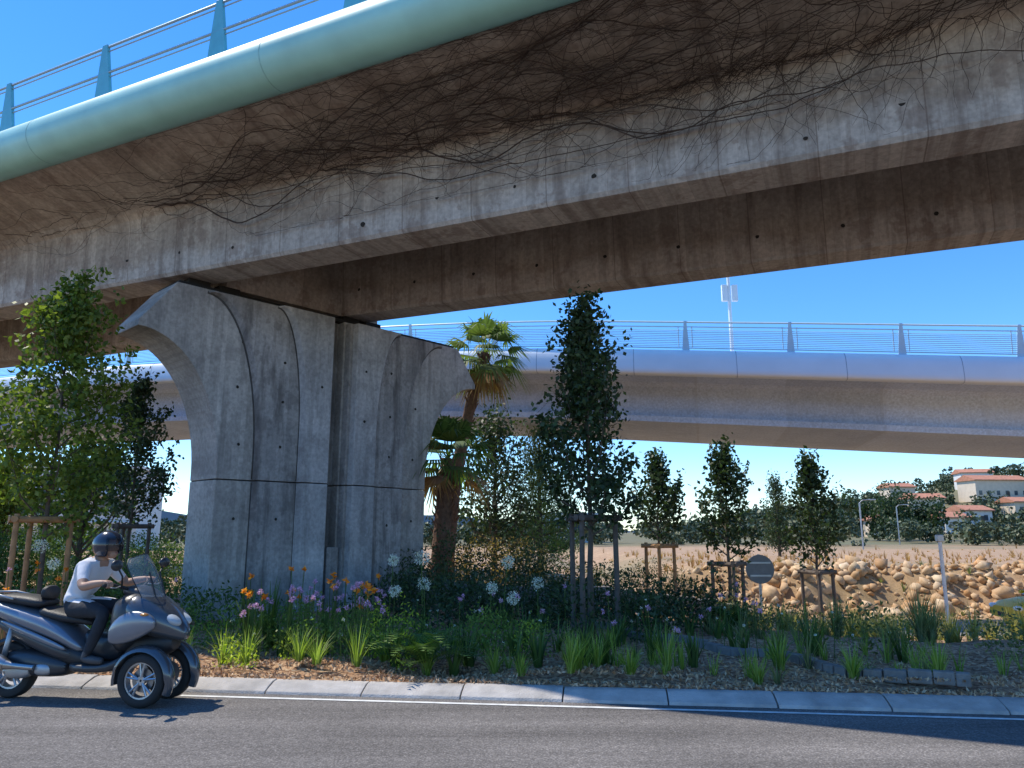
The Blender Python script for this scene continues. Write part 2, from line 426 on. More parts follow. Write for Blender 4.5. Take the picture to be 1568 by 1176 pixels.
for a0,a1,fl,pr,ch,bt,zs,zt,mi in LAY:
    A=panel(a0,a1,fl,ch,zs,zt,-1,False); B=panel(a0,a1,fl,0,zs,zt,-1,False)
    extr(g,A,-pr,.01-bt,mi,B); extr(g,mir(A),-pr,.01-bt,mi,mir(B))
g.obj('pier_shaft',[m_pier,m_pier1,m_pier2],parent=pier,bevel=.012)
gg.obj('rib_shade_lines',m_shade_grime,parent=pier,smooth=True)
g=Geo(); extr(g,[(.02,J-.2),(.02,J+.2),(W-.02,J+.2),(W-.02,J-.2)],.25,TH-.02); g.obj('joint_core',m_shade_grime,parent=pier)
g=Geo()
for a in (-.5,.1,3.0,3.6): g.box(pl(a,.5,6.3),(.42,.6,.2),0,ang)
extr(g,[(-.95,6.2),(-.95,6.26),(W+.9,6.26),(W+.9,6.2)],.05,TH-.05)
g.obj('bearings',m_dark,parent=pier)
g=Geo()
for a,z in [(.35,5.3),(.3,4.4),(1.2,5.0),(1.2,4.2),(1.2,3.3),(2.0,4.6),(3.1,5.1),(3.1,4.0),(3.9,5.2),(3.9,4.2),(3.9,3.3),(4.7,5.4),(4.75,4.5),(.4,3.3),(.4,1.9),(1.2,1.9),(3.9,1.8),(4.7,1.9),(4.7,3.3)]:
    b=a if a<W/2 else W-a
    t=.0
    if b>.8: t=-.14
    if b>1.7: t=-.28
    disc(g,pl(a,t-.006,z),pn,.03)
g.obj('tie_holes',m_hole,parent=pier)

# ------------------------------------------------------------------ far overpass
fo=empty('curved_viaduct')
cp=[(-120,80,9.0),(-70,53,9.0),(-40,41,8.95),(-23.6,34.6,8.85),(-15.6,31.2,8.7),(-7,28.4,8.45),(.37,26,8.08),(8,24.2,7.53),(15.6,22.5,6.95),(24,20.4,6.3),(34,17.5,5.5),(50,11.5,4.5),(64,5,3.6)]
def cat(P,n=8):
    out=[]
    P=[Vector(p) for p in P]
    for i in range(len(P)-1):
        p0=P[max(i-1,0)];p1=P[i];p2=P[i+1];p3=P[min(i+2,len(P)-1)]
        for k in range(n):
            t=k/n
            out.append(.5*((2*p1)+(p2-p0)*t+(2*p0-5*p1+4*p2-p3)*t*t+(3*p1-p0-3*p2+p3)*t**3))
    out.append(P[-1]); return out
path=cat(cp)
def frame(i):
    d=path[min(i+1,len(path)-1)]-path[max(i-1,0)]; d.z=0; d.normalize(); return d,Vector((-d.y,d.x,0))
fr=.46
g=Geo(); rings=[]
sec=[(.15,-.78),(1.2,-.90),(1.45,-1.03),(1.52,-2.08),(1.28,-2.10),(1.28,-2.30),(7.4,-2.30),(7.15,-1.15),(8.6,-.80),(8.6,-.15),(.15,-.15)]
for i in range(len(path)):
    d,nv=frame(i); rings.append([path[i]+nv*s[0]+Vector((0,0,s[1])) for s in sec])
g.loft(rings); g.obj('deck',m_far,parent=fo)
def fasc(c,nv,k=1.0):
    P=[]
    for j in range(28):
        t=2*math.pi*j/28; cs,sn=math.cos(t),math.sin(t)
        lean=-.10*(sn) # face leans back towards the top, like a rounded edge beam
        P.append(c+nv*(.30*k*math.copysign(abs(cs)**.62,cs)-lean)+Vector((0,0,fr*k*math.copysign(abs(sn)**.62,sn))))
    return P
g=Geo(); g.loft([fasc(path[i]+Vector((0,0,-fr)),frame(i)[1]) for i in range(len(path))]); g.obj('edge_fascia',m_ltube,parent=fo,smooth=True,auto=50)
g=Geo(); g2=Geo(); gp=Geo()
cum=[0]
for i in range(1,len(path)): cum.append(cum[-1]+(path[i]-path[i-1]).length)
def at(s):
    for i in range(1,len(path)):
        if cum[i]>=s:
            t=(s-cum[i-1])/(cum[i]-cum[i-1]); d=(path[i]-path[i-1]); dd=d.copy(); dd.z=0; dd.normalize()
            return path[i-1]+d*t,dd,Vector((-dd.y,dd.x,0))
    return path[-1],Vector((1,0,0)),Vector((0,1,0))
s=.6
while s<cum[-1]-1:
    for off in (0.0,8.2):
        c,d,nv=at(s); c=c+nv*off+Vector((0,0,-.03))
        P=[]
        for q in (c-d*.12,c+d*.12,c+d*.05+Vector((0,0,1.02))-nv*.1,c-d*.04+Vector((0,0,1.02))-nv*.1): P+=[q-nv*.03,q+nv*.03]
        g.add(P,[(0,2,4,6),(1,7,5,3),(0,1,3,2),(2,3,5,4),(4,5,7,6),(6,7,1,0)])
        a,_,_=at(s+.22); b,_,_=at(min(s+3.12,cum[-1]))
        for pp in (a,b): gp.tube([pp+nv*off+Vector((0,0,.10)),pp+nv*(off-.08)+Vector((0,0,.82))],.018,5)
    c,d,nv=at(s+1.6); g2.loft([fasc(c+Vector((0,0,-fr))+d*k,nv,1.006) for k in (-.012,.012)])
    s+=3.35
for off in (0.0,8.2):
    for hz,r in ((.98,.035),(.82,.02),(.10,.022))+tuple((.16+.06*q,.012) for q in range(10)):
        gp.tube([path[i]+frame(i)[1]*(off-.1*hz)+Vector((0,0,hz-.03)) for i in range(len(path))],r,5)
g.obj('railing_posts',m_lrail,parent=fo); g2.obj('joint_rings',M('ring',(.4,.45,.5),.5),parent=fo); gp.obj('railing_rails',m_lrail,parent=fo)
for (xx,yy) in ((-7.5,33.0),(33,22.5),(-50,50)):
    zt=8.4-2.32+(0 if xx<0 else -2.9)
    g=Geo(); prf=[]
    for z,w,t in ((-1.5,1.6,.6),(zt-1.8,1.6,.6),(zt-.8,2.0,.65),(zt-.02,2.7,.7)):
        prf.append([Vector((xx,yy,z))+Vector((.24,.97,0))*(w*math.cos(q))*1.0+Vector((.97,-.24,0))*(t*math.sin(q)) for q in [2*math.pi*k/24 for k in range(24)]])
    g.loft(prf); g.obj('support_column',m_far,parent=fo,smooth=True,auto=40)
lamp=empty('street_lamp')
g=Geo(); c=Vector((7.72,25.6,7.4))
g.tube([c,c+Vector((0,0,.3)),c+Vector((0,0,5.5))],[.09,.07,.045],10); 
g.box(c+Vector((-.16,0,2.6)),(.2,.14,.6)); g.box(c+Vector((.2,0,2.6)),(.2,.14,.6)); g.tube([c+Vector((0,0,5.5)),c+Vector((.9,0,5.8))],.035,8); g.box(c+Vector((1.1,0,5.8)),(.6,.22,.1))
g.obj('pole',m_ltube,parent=lamp,bevel=.02)

# ------------------------------------------------------------------ vine
tipf,topf,botf=ln(8.72,-.469,8.20),ln(10.5,-.4417,7.76),ln(10.62,-.4417,6.42)
def surf(X,w,off):
    if w<1: a,b,t=tipf(X),topf(X),w; nn=Vector((-.1,-.22,-.97))
    else: a,b,t=topf(X),botf(X),min(w-1,1.0); nn=Vector((-.40,-.91,0))
    return Vector(a).lerp(Vector(b),t)+nn*off
cu=bpy.data.curves.new('climbing_vine','CURVE'); cu.dimensions='3D'; cu.bevel_depth=1.0; cu.bevel_resolution=0; cu.resolution_u=1
def strand(pts,r0,r1):
    s=cu.splines.new('POLY'); s.points.add(len(pts)-1)
    for i,p in enumerate(pts):
        s.points[i].co=(*p,1); s.points[i].radius=r0+(r1-r0)*i/max(1,len(pts)-1)
def cen(X): return .58+(.03*max(0,-X) if X>-9 else .27)
def wid(X): return .12+.55*math.exp(-((X-1.0)/4.2)**2)
for k in range(370):
    X=random.gauss(0.4,4.0)
    if X<-11 or X>12: continue
    w=cen(X)+R(-1,1)*wid(X)*1.0; dirn=random.choice((-1,1)); off=R(.015,.10)
    a=R(-.7,.7); pts=[]; st=R(.08,.13)
    for j in range(int(R(12,46))):
        w=max(-.02,min(1.7,w)); pts.append(surf(X,w,off))
        a+=R(-.5,.5); a*=.93; 
        X+=dirn*st*math.cos(a); w+=st*math.sin(a)*.65+(cen(X)-w)*.012
        off=max(.01,min(.16,off+R(-.02,.02)))
    strand(pts,R(.003,.0075),.002)
for k in range(20):
    X=R(-9,3); w=cen(X)+R(-.15,.4); pts=[]; off=R(.03,.10); a=0
    for j in range(int(R(50,100))):
        pts.append(surf(X,max(0,min(1.5,w)),off)); a+=R(-.35,.35); a*=.9; X+=.11; w+=.13*math.sin(a)*.6+(cen(X)+.15-w)*.03; off=max(.03,min(.16,off+R(-.02,.02)))
    strand(pts,R(.010,.018),.005)
for k in range(110):
    X=R(-4,10) if k%3 else R(1,6); w=R(.6,1.05); pts=[]; a=R(1.0,2.1); off=.02
    wend=R(1.15,1.95) if X>0 else R(1.05,1.4)
    while w<wend and len(pts)<40:
        pts.append(surf(X,min(w,1.98),off)); a+=R(-.4,.4); a=a*.9+.157; w+=.07*max(.1,math.sin(a)); X+=.10*math.cos(a); off=max(.01,off+R(-.008,.01))
    if len(pts)>1: strand(pts,R(.003,.007),.002)
for k in range(50):
    X=R(2.6,5.2)+R(-.3,.3); w=.9+R(-.15,.15); pts=[]; a=R(-.3,.6)
    for j in range(int(R(10,34))):
        pts.append(surf(X,min(w,1.95),R(.01,.06))); a+=R(-.6,.6); a=a*.85+.05; X-=.05*math.cos(a); w+=.04*(math.sin(a)+.6)
    strand(pts,.005,.002)
vo=bpy.data.objects.new('climbing_vine',cu); COL.objects.link(vo); cu.materials.append(m_vine)

# ------------------------------------------------------------------ trees
def interp(tab,t):
    for i in range(1,len(tab)):
        if t<=tab[i][0]:
            a,b=tab[i-1],tab[i]; return a[1]+(b[1]-a[1])*(t-a[0])/(b[0]-a[0])
    return tab[-1][1]
def tree(name,x,y,h,z0,rad,tab,nleaf,mat,trunk=.05,L=.085,Wd=.05,nl=26,upr=1.2,spread=.075,seed=1,bark=None,lean=0,droop=False,jit=.10):
    rr=random.Random(seed); z=bz(x,y); e=empty(name,(x,y,z))
    g=Geo(); pts=[];n=9
    for i in range(n+1):
        t=i/n; pts.append(Vector((lean*t+rr.uniform(-.03,.03)*h*.1*t*3,rr.uniform(-.02,.02)*t*3,t*h*.92-.1)))
    g.tube(pts,[trunk*(1-.85*i/n)*(1.25 if i==0 else 1) for i in range(n+1)],8)
    P=[]
    def tp(zz):
        t=max(0,min(.999,(zz+.1)/(h*.92)))*n; i=int(t); return pts[i].lerp(pts[i+1],t-i)
    for k in range(nl):
        zs=z0*.85+(h*.86-z0*.85)*(k/nl)**1.1; st=tp(zs); an=k*2.4+rr.uniform(-.4,.4)
        ro=rad*rr.uniform(.6,1.05); rise=ro*upr*rr.uniform(.7,1.3)
        ze=min(h*.985,zs+rise); ro=min(ro,rad*interp(tab,max(0,(ze-z0)/(h-z0)))*rr.uniform(.7,1.2))
        en=Vector((st.x+math.cos(an)*ro,st.y+math.sin(an)*ro,ze))
        if droop: en.z=zs+rise*.4
        mid=st.lerp(en,.5)+Vector((math.cos(an)*ro*.14,math.sin(an)*ro*.14,-rise*.10))
        r0=trunk*.42*(1-.6*zs/h); g.tube([st,mid,en],[r0,r0*.6,r0*.2],5,cap=False)
        for q in range(10):
            t=.25+.8*q/9; b=st.lerp(mid,t*2) if t<.5 else mid.lerp(en,(t-.5)*2)
            for s in range(2):
                o=Vector((rr.gauss(0,1),rr.gauss(0,1),rr.gauss(.5,1.1)))*rad*jit; c=b+o
                if droop: c.z-=rr.uniform(0,.35)*h*.4
                P.append(c)
                if q%3==0 and s==0: g.tube([b,c],[r0*.25,r0*.1],3,cap=False)
    top=tp(h*.92)
    for q in range(12): P.append(Vector((top.x+rr.gauss(0,.04),top.y+rr.gauss(0,.04),h*(.86+.14*q/12))))
    g.obj('trunk_and_limbs',bark or m_bark,parent=e,smooth=True)
    P=np.array([tuple(p) for p in P]); 
    keep=rng.uniform(size=len(P))>.25; P=P[keep]
    cid=rng.integers(0,len(P),nleaf); C=P[cid]+rng.normal(0,spread,(nleaf,3))*np.array([1,1,1.25 if not droop else 2.0])
    V,F=leaves(C,L,Wd,-.6 if droop else .35); fast('foliage',V,F,mat,parent=e)
    return e
T1=[(0,.55),(.2,1.0),(.45,.85),(.7,.6),(.9,.25),(1,.05)]
T2=[(0,.5),(.25,1.0),(.5,.85),(.75,.5),(1,.05)]
tree('pear_tree',-7.25,11.9,5.75,1.75,1.2,T1,8800,L_yel,.05,.10,.06,seed=3,upr=1.0,nl=30)  # sunlit crown: sunlight put into the yellow-green leaf colour
tree('pear_tree',-8.6,17.2,5.0,1.9,.95,T2,4300,L_drk,.05,.11,.065,seed=5,nl=24)
tree('pear_tree',1.22,12.0,5.4,1.75,1.08,[(0,.6),(.2,1.0),(.35,.95),(.55,.55),(.8,.28),(1,.04)],7800,L_drk,.055,.10,.06,seed=8,nl=38,upr=1.1,jit=.09)  # crown under the deck: its shade is put into the dark leaf colour
tree('pear_tree',3.55,18.5,3.6,1.9,.8,T2,2400,L_drk,.05,.12,.07,seed=11,nl=16)
tree('pear_tree',4.95,17.6,4.0,1.7,.85,T2,2800,L_drk,.055,.12,.07,seed=14,nl=16,upr=1.4)
tree('pear_tree',7.35,18.6,4.2,1.9,.9,T2,3000,L_drk,.055,.12,.07,seed=17,nl=18,upr=1.4)
tree('oak_tree',-.5,22.5,5.0,1.0,1.3,[(0,.7),(.4,1),(.8,.7),(1,.2)],4500,L_drk,.1,.13,.08,seed=21,spread=.2)
tree('willow_tree',1.1,30,5.9,1.0,1.7,[(0,.7),(.4,1),(.8,.8),(1,.3)],9000,L_wil,.14,.2,.045,seed=23,spread=.25,droop=True)
tree('oak_tree',-13.5,24,4.2,.8,2.2,[(0,.8),(.4,1),(.8,.7),(1,.2)],4000,L_mid,.12,.16,.1,seed=27,spread=.25)
tree('oak_tree',-20,30,3.8,.6,2.6,[(0,.8),(.4,1),(.8,.7),(1,.2)],4500,L_yel,.12,.18,.1,seed=28,spread=.3)
tree('olive_tree',-9.5,28,2.6,.5,1.9,[(0,.8),(.4,1),(.8,.7),(1,.2)],3000,L_mid,.1,.15,.07,seed=29,spread=.25)
tree('cypress_tree',17.4,50,5.2,.3,.8,[(0,.8),(.3,1),(.7,.7),(1,.1)],3500,L_drk,.1,.18,.08,seed=31,spread=.18)
def stakes(x,y,h=1.75,w=.42,mat=None,rot=.3):
    z=bz(x,y); g=Geo(); P=[]
    for k in range(3):
        a=rot+k*2.094; p=Vector((x+math.cos(a)*w,y+math.sin(a)*w,0)); P.append(p)
        g.tube([p+Vector((0,0,z-.2)),p+Vector((R(-.02,.02),0,z+h))],[.045,.04],10)
    for k in range(3):
        a,b=P[k],P[(k+1)%3]; d=(b-a).normalized()
        g.tube([a-d*.1+Vector((0,0,z+h-.08)),b+d*.1+Vector((0,0,z+h-.08))],.05,8)
    c=(P[0]+P[1])/2+Vector((0,0,z+h-.12)); g.tube([c,Vector((x,y,z+h-.1))],.012,5)
    g.obj('tree_stake_frame',mat or m_wood,smooth=True,auto=40)
stakes(-7.35,11.9,1.85,.44); stakes(-8.6,17.2,1.75,.4,m_wood2); stakes(1.22,12.0,1.85,.42,m_wood2,.1)
stakes(3.55,18.5,1.6,.4,m_wood); stakes(4.95,17.6,1.45,.4,m_wood2,.5); stakes(7.35,18.6,1.6,.4,m_wood2,.2)

def palm(name,x,y,h,nf,L,mat,tr=.16,dry=True,seed=1,lean=.15,elr=(1.3,2.5)):
    rr=random.Random(seed); z=bz(x,y); e=empty(name,(x,y,z)); g=Geo()
    pts=[];rad=[]
    for i in range(26):
        t=i/25; pts.append(Vector((lean*t*t,0,t*h))); rad.append(tr*(1.25-.45*t)*(1.0+.07*(i%2)))
    g.tube(pts,rad,12); 
    for i in range(90):
        t=rr.uniform(.1,1); a=rr.uniform(0,6.28); c=Vector((lean*t*t+math.cos(a)*tr*.95,math.sin(a)*tr*.95,t*h)); g.tube([c,c+Vector((math.cos(a)*.09,math.sin(a)*.09,.14))],[.03,.012],4)
    g.obj('trunk',M('palm_trunk',(.15,.085,.055),.95,0,.3,10,.6,40),parent=e)
    V=[];F=[];MI=[]
    def quad(a,b,c,d,m): 
        o=len(V); V.extend([tuple(a),tuple(b),tuple(c),tuple(d)]); F.append((o,o+1,o+2,o+3)); MI.append(m)
    for k in range(nf):
        an=k*2.4+rr.uniform(-.3,.3); el=elr[0]-elr[1]*(k/nf) ; m=0
        if dry and k>nf*.8: m=1
        d=Vector((math.cos(an)*math.cos(el),math.sin(an)*math.cos(el),math.sin(el)))
        o=Vector((lean,0,h)); pe=o+d*L*.5+Vector((0,0,-.05)); s=d.cross(Vector((0,0,1))).normalized(); u=s.cross(d)
        quad(o-s*.02,o+s*.02,pe+s*.012,pe-s*.012,m)
        for j in range(20):
            b=-1.35+2.7*j/19; dd=(d*math.cos(b)+s*math.sin(b)).normalized(); ll=L*.62*(1-.25*abs(b)/1.35)*rr.uniform(.9,1.1)
            w=.03; sd=dd.cross(u).normalized()*w
            p1=pe+dd*ll*.55; p2=pe+dd*ll+Vector((0,0,-ll*rr.uniform(.2,.6)))
            quad(pe-sd*.3,pe+sd*.3,p1+sd,p1-sd,m); quad(p1-sd,p1+sd,p2+sd*.1,p2-sd*.1,m)
    fast('fronds',V,F,[mat,L_dry],MI,parent=e)
palm('fan_palm',-1.75,20.6,6.6,30,1.3,L_wil,seed=4,lean=1.0)
palm('fan_palm',-1.75,18.8,3.3,30,1.35,L_mid,.2,seed=9,elr=(1.4,2.2))

# ------------------------------------------------------------------ bed planting
class Tufts:
    def __init__(s): s.V=[];s.F=[]
    def tuft(s,x,y,n,h,sp,w,droop=.5,seg=3,z=None):
        z=bz(x,y) if z is None else z
        for k in range(n):
            a=R(0,6.28); hh=h*R(.55,1.1); lean=sp*R(.15,1.0); bx=x+math.cos(a)*R(0,.05); by=y+math.sin(a)*R(0,.05)
            sd=Vector((-math.sin(a),math.cos(a),0)); o=len(s.V)
            for j in range(seg+1):
                t=j/seg; r=lean*t**1.5; zz=hh*(t-droop*lean/h*t**3*.6); ww=w*(1-.93*t**1.5)*.5
                p=Vector((bx+math.cos(a)*r,by+math.sin(a)*r,z+zz)); s.V+=[tuple(p-sd*ww),tuple(p+sd*ww)]
            for j in range(seg): s.F.append((o+2*j,o+2*j+1,o+2*j+3,o+2*j+2))
    def make(s,name,mat): return fast(name,s.V,s.F,mat)
def Yb(off,x): return yk(x)+.5+off
t=Tufts()
for x,o,h in [(-2.45,.55,.5),(-2.2,.4,.35),(-1.75,.5,.48),(-1.5,.9,.4),(-3.1,.6,.4),(-.95,.55,.4),(-.2,.7,.42),(.1,.35,.3),(.62,.25,.42),(.72,.4,.55),(.95,.7,.45),(1.25,.3,.3),(1.7,.7,.5),(-3.5,.9,.5),(2.6,.5,.4),(3.0,1.0,.5),(3.6,.6,.35),(4.4,.5,.4)]:
    t.tuft(x,Yb(o,x),50,h*R(.85,1.15),h*R(.5,.9),.016)
for k in range(52):
    x=R(-6.5,3) if k%3 else R(3,6.5); t.tuft(x,Yb(R(.45,2.4),x),16,R(.2,.45),.2,.013)
t.make('ornamental_grass',L_grs)
t=Tufts()
for k in range(95):
    x=R(2.2,14); y=Yb(R(.5,9),x); t.tuft(x,y,24,R(.25,.65),R(.2,.4),.015)
for x,y,h in [(8.9,13.0,1.25),(9.2,12.7,1.1),(6.5,12.5,.9),(6.9,12.9,.8),(5.6,13.5,.7)]: t.tuft(x,y,90,h,h*.55,.02)
for k in range(60):
    x=R(-16,-3); t.tuft(x,R(11,15),20,R(.3,.6),.25,.014)
t.make('grey_fountain_grass',L_gry)
t=Tufts()
for k in range(110):
    x=R(4.5,15); y=R(13,20); t.tuft(x,y,30,R(.4,.8),R(.25,.45),.022)
t.make('golden_grass',leafmat('golden_grass_blade',(.24,.23,.07),(.40,.36,.12),(.55,.48,.22),.45))
t=Tufts()
for x,o,h in [(-1.35,.75,.5),(-.65,.6,.42),(-.5,1.0,.5),(-3.4,1.5,.95),(-3.2,1.7,.9),(.3,.9,.45),(.9,1.1,.5),(-2.9,1.3,.5),(2.1,1.2,.45)]:
    t.tuft(x,Yb(o,x),18,h,h*.5,.05)
for k in range(45):
    x=R(-3.5,5); t.tuft(x,Yb(R(1,4.5),x),14,R(.35,.6),.3,.035)
t.make('agapanthus_leaves',L_mid)
def shrubs(name,lst,mat,L,W,dens):
    Vs=[];Fs=[];o=0
    for (x,y,r,h) in lst:
        z=bz(x,y); n=int(dens*r*r*h); 
        p=rng.normal(size=(n,3)); p/=np.linalg.norm(p,axis=1)[:,None]; p*=rng.uniform(.45,1.05,n)[:,None]**.6
        nb=rng.normal(size=(6,3))*.45
        p=p+nb[rng.integers(0,6,n)]*.5
        C=np.stack([x+p[:,0]*r,y+p[:,1]*r,z+h*.45+p[:,2]*h*.5],1); C[:,2]=np.maximum(C[:,2],z+.02)
        V,F=leaves(C,L,W,.5); Vs.append(V); Fs.append(F+o); o+=len(V)
    return fast(name,np.vstack(Vs),np.vstack(Fs),mat)
L_per=leafmat('perennial_leaf',(.10,.16,.035),(.17,.26,.055),(.27,.36,.09),.45)
shrubs('leafy_perennials',[(x,Yb(R(.8,2.8),x),R(.18,.32),R(.25,.65)) for x in [R(-5.5,.3) for _ in range(46)]],L_per,.055,.024,6000)
shrubs('lime_spurge',[(x,Yb(o,x),.17,h) for x,o,h in [(-1.55,1.0,.6),(-1.35,1.2,.65),(-1.75,1.2,.5),(-3.3,.5,.35),(-3.0,.3,.25),(.2,1.4,.4),(-1.2,.6,.35),(-2.6,.9,.4)]],leafmat('lime_leaf',(.24,.32,.03),(.40,.50,.05),(.56,.62,.09),.4),.045,.02,12000)
shrubs('garden_shrub',[(R(-3.0,3.6),R(11.4,16.5),R(.35,.6),R(.5,1.0)) for _ in range(36)]+[(-1.3,17.5,.7,1.5),(.0,18.2,.8,1.3),(.6,17.4,.6,1.2),(2.2,18,.6,1.0),(-2.2,17.0,.6,1.1),(1.6,14.5,.5,.9)],L_drk,.08,.04,2300)
shrubs('bed_bushes',[(R(3.5,13),R(9.5,17.5),R(.3,.55),R(.3,.65)) for _ in range(36)],leafmat('bush_leaf',(.07,.09,.03),(.13,.16,.055),(.22,.24,.09),.3),.07,.03,2400)
shrubs('oleander_hedge',[(R(-16,-4.6),R(12.5,15.5),R(.4,.8),R(.6,1.3)) for _ in range(26)]+[(R(-30,-9),R(20,28),R(.8,1.4),R(1.2,2.0)) for _ in range(20)],L_mid,.10,.04,1500)
shrubs('golden_shrub',[(-.9,20.5,.9,1.6),(.1,21.5,.9,1.4),(2.0,21,.7,1.1),(-1.6,21,.7,1.2),(5.0,29,1.2,1.5),(6.8,30,1.0,1.2)],leafmat('golden_leaf',(.20,.13,.04),(.30,.20,.06),(.42,.30,.10),.35),.09,.035,1500)
def flowers(name,lst,pet,stem,r,n,L,W):
    Vs=[];Fs=[];MI=[];o=0
    for (x,y,h) in lst:
        z=bz(x,y); c=np.array([x+R(-.05,.05),y,z+h]); a=Vector((x,y,z)); b=Vector(tuple(c))
        rr_=.005; m_=a.lerp(b,.5)+Vector((R(-.03,.03),0,0))
        pts=[a,m_,b]
        for q in range(2):
            p,w=pts[q],pts[q+1]; s=Vector((rr_,0,0)); s2=Vector((0,rr_,0))
            for sd in (s,s2):
                Vs.append(np.array([tuple(p-sd),tuple(p+sd),tuple(w+sd),tuple(w-sd)])); Fs.append(np.array([[0,1,2,3]])+o); MI+=[1]; o+=4
        p=rng.normal(size=(n,3)); p/=np.linalg.norm(p,axis=1)[:,None]; C=c+p*r*R(.8,1.15)*rng.uniform(.45,1,n)[:,None]
        V,F=leaves(C,L,W,0,out=p*1.5); Vs.append(V);Fs.append(F+o);MI+=[0]*len(F);o+=len(V)
    fast(name,np.vstack(Vs),np.vstack(Fs),[pet,L_mid],MI)
flowers('white_agapanthus_flower',[(-1.55,10.0,1.20),(-1.14,9.9,1.22),(-.1,9.9,1.10),(-1.2,10.5,.9),(-.3,10.2,.78),(-6.7,11,1.3),(-6.3,10.6,1.1),(.4,11.2,.8),(-1.5,9.7,.8),(-.0,9.6,.7)],F_wh,L_mid,.10,220,.026,.013)
flowers('pink_society_garlic',[(R(-3.2,-1.5),R(9.2,10.2),R(.55,.9)) for _ in range(60)]+[(R(-1.2,3.6),R(9,11.5),R(.4,.8)) for _ in range(24)]+[(R(-9,-5),R(10.5,12),R(.8,1.1)) for _ in range(6)],F_pk,L_mid,.035,28,.032,.014)
flowers('orange_daylily',[(R(-3.4,-1.7),R(9.3,10.6),R(.6,1.05)) for _ in range(26)]+[(R(-9,-6),R(11,12.5),R(.7,1.2)) for _ in range(12)],F_or,L_mid,.03,10,.075,.035)
flowers('small_white_flower',[(R(-4,5),R(8.9,11.5),R(.25,.6)) for _ in range(50)],F_wh,L_mid,.02,12,.02,.012)
def cycad(x,y):
    z=bz(x,y); V=[];F=[]
    for k in range(34):
        a=k*2.4; el=R(.25,1.25); Lh=R(.6,.8); pts=[]
        for j in range(16):
            t=j/15; r=Lh*t*math.cos(el*(1-.35*t)); zz=Lh*t*math.sin(el)*(1-.55*t*t)+.1; pts.append(Vector((x+math.cos(a)*r,y+math.sin(a)*r,z+zz)))
        sd=Vector((-math.sin(a),math.cos(a),0))
        for j in range(1,16):
            d=(pts[j]-pts[j-1]).normalized(); l=.15*math.sin(math.pi*min(1,(j+1.5)/17))**.7
            for s in (-1,1):
                o=len(V); p=pts[j]; tip=p+(sd*s*.85+d*.55+Vector((0,0,.15))).normalized()*l
                V+= [tuple(p-d*.014),tuple(p+d*.014),tuple(tip+d*.003),tuple(tip-d*.003)]; F.append((o,o+1,o+2,o+3))
    fast('sago_cycad',V,F,leafmat('cycad_leaf',(.05,.10,.02),(.09,.17,.035),(.15,.25,.05),.25))
cycad(-1.0,8.95); cycad(3.6,12.8)
m_stone=M('edging_stone',(.22,.20,.18),.9,0,.25,6,.4,40)
g=Geo(); Pc=cat([(1.3,13.6,0),(1.6,12.5,0),(2.2,11.3,0),(2.85,10.1,0),(3.35,9.1,0),(3.75,8.45,0),(4.6,7.95,0)],5)
for i in range(len(Pc)-1):
    a,b=Pc[i],Pc[i+1]; c=(a+b)/2; g.box((c.x,c.y,bz(c.x,c.y)+.02),((b-a).length-.01,.13,.13),0,math.atan2(b.y-a.y,b.x-a.x))
g.obj('stone_edging',m_stone,bevel=.012)
g=Geo()
x=-2.2
while x<4.6:
    l=R(.4,.7); y=16.9; 
    for zz in range(2): g.box((x+l/2+zz*.1,y,bz(x,y)+.1+.2*zz),(l-.015,.3,.19),0,0)
    x+=l
g.obj('low_stone_wall',m_stone,bevel=.012)

# ------------------------------------------------------------------ rubble bank
def rocks(name,lst,mat):
    bm=bmesh.new(); bmesh.ops.create_icosphere(bm,subdivisions=1,radius=1); base=np.array([tuple(v.co) for v in bm.verts]); fc=np.array([[v.index for v in f.verts] for f in bm.faces]); bm.free()
    Vs=[];Fs=[];o=0
    for (c,r) in lst:
        v=base*rng.uniform(.55,1.3,(len(base),1)); v=v*np.array([r*R(.8,1.5),r*R(.7,1.2),r*R(.5,1.0)])
        Rm=np.array(Matrix.Rotation(R(0,6.28),3,'Z')@Matrix.Rotation(R(-1,1),3,'Y')@Matrix.Rotation(R(-1,1),3,'X')); v=v@Rm.T+np.array(c)
        Vs.append(v);Fs.append(fc+o);o+=len(v)
    return fast(name,np.vstack(Vs),np.vstack(Fs),mat)
def rockmat():
    m,nt,out=newmat('limestone_rubble'); g_=node(nt,'ShaderNodeNewGeometry'); tc=node(nt,'ShaderNodeTexCoord').outputs['Object']
    c=ramp(nt,g_.outputs['Random Per Island'],[(0,(.42,.24,.11)),(.35,(.62,.42,.24)),(.75,(.70,.56,.39)),(1,(.55,.30,.13))])
    c=mixc(nt,1.0,c,ramp(nt,noise_(nt,tc,5,3),[(.3,.75),(.7,1.15)]),'MULTIPLY')
    c=mixc(nt,ramp(nt,noise_(nt,tc,.7,3),[(.45,0.0),(.6,.6)]),c,(.46,.27,.13))
    p=node(nt,'ShaderNodeBsdfPrincipled',{'Base Color':c,'Roughness':.95}); nt.links.new(p.outputs[0],out.inputs[0]); return m
lst=[]
for k in range(2300):
    xx=R(7.8,58); yy=31.8+3.4*R(0,1)+.3*math.sin(xx*.9); r=.07+.24*R(0,1)**2.4
    if R(0,1)<.04: r=R(.3,.45)
    lst.append(((xx,yy,float(terrain(xx,yy))+r*R(-.1,.45)),r))
for k in range(220):
    xx,yy=R(8,40),R(30.6,32.2); lst.append(((xx,yy,float(terrain(xx,yy))+R(0,.06)),R(.04,.16)))
rocks('rubble_stone_bank',lst,rockmat())
t=Tufts()
for k in range(1500):
    x=R(7,80); y=35.0+abs(random.gauss(0,12)); t.tuft(x,y,8,R(.12,.45)*(1.3 if math.sin(x*.7+y*.4)>0 else .6),.25,.045,seg=2,z=float(terrain(x,y)))
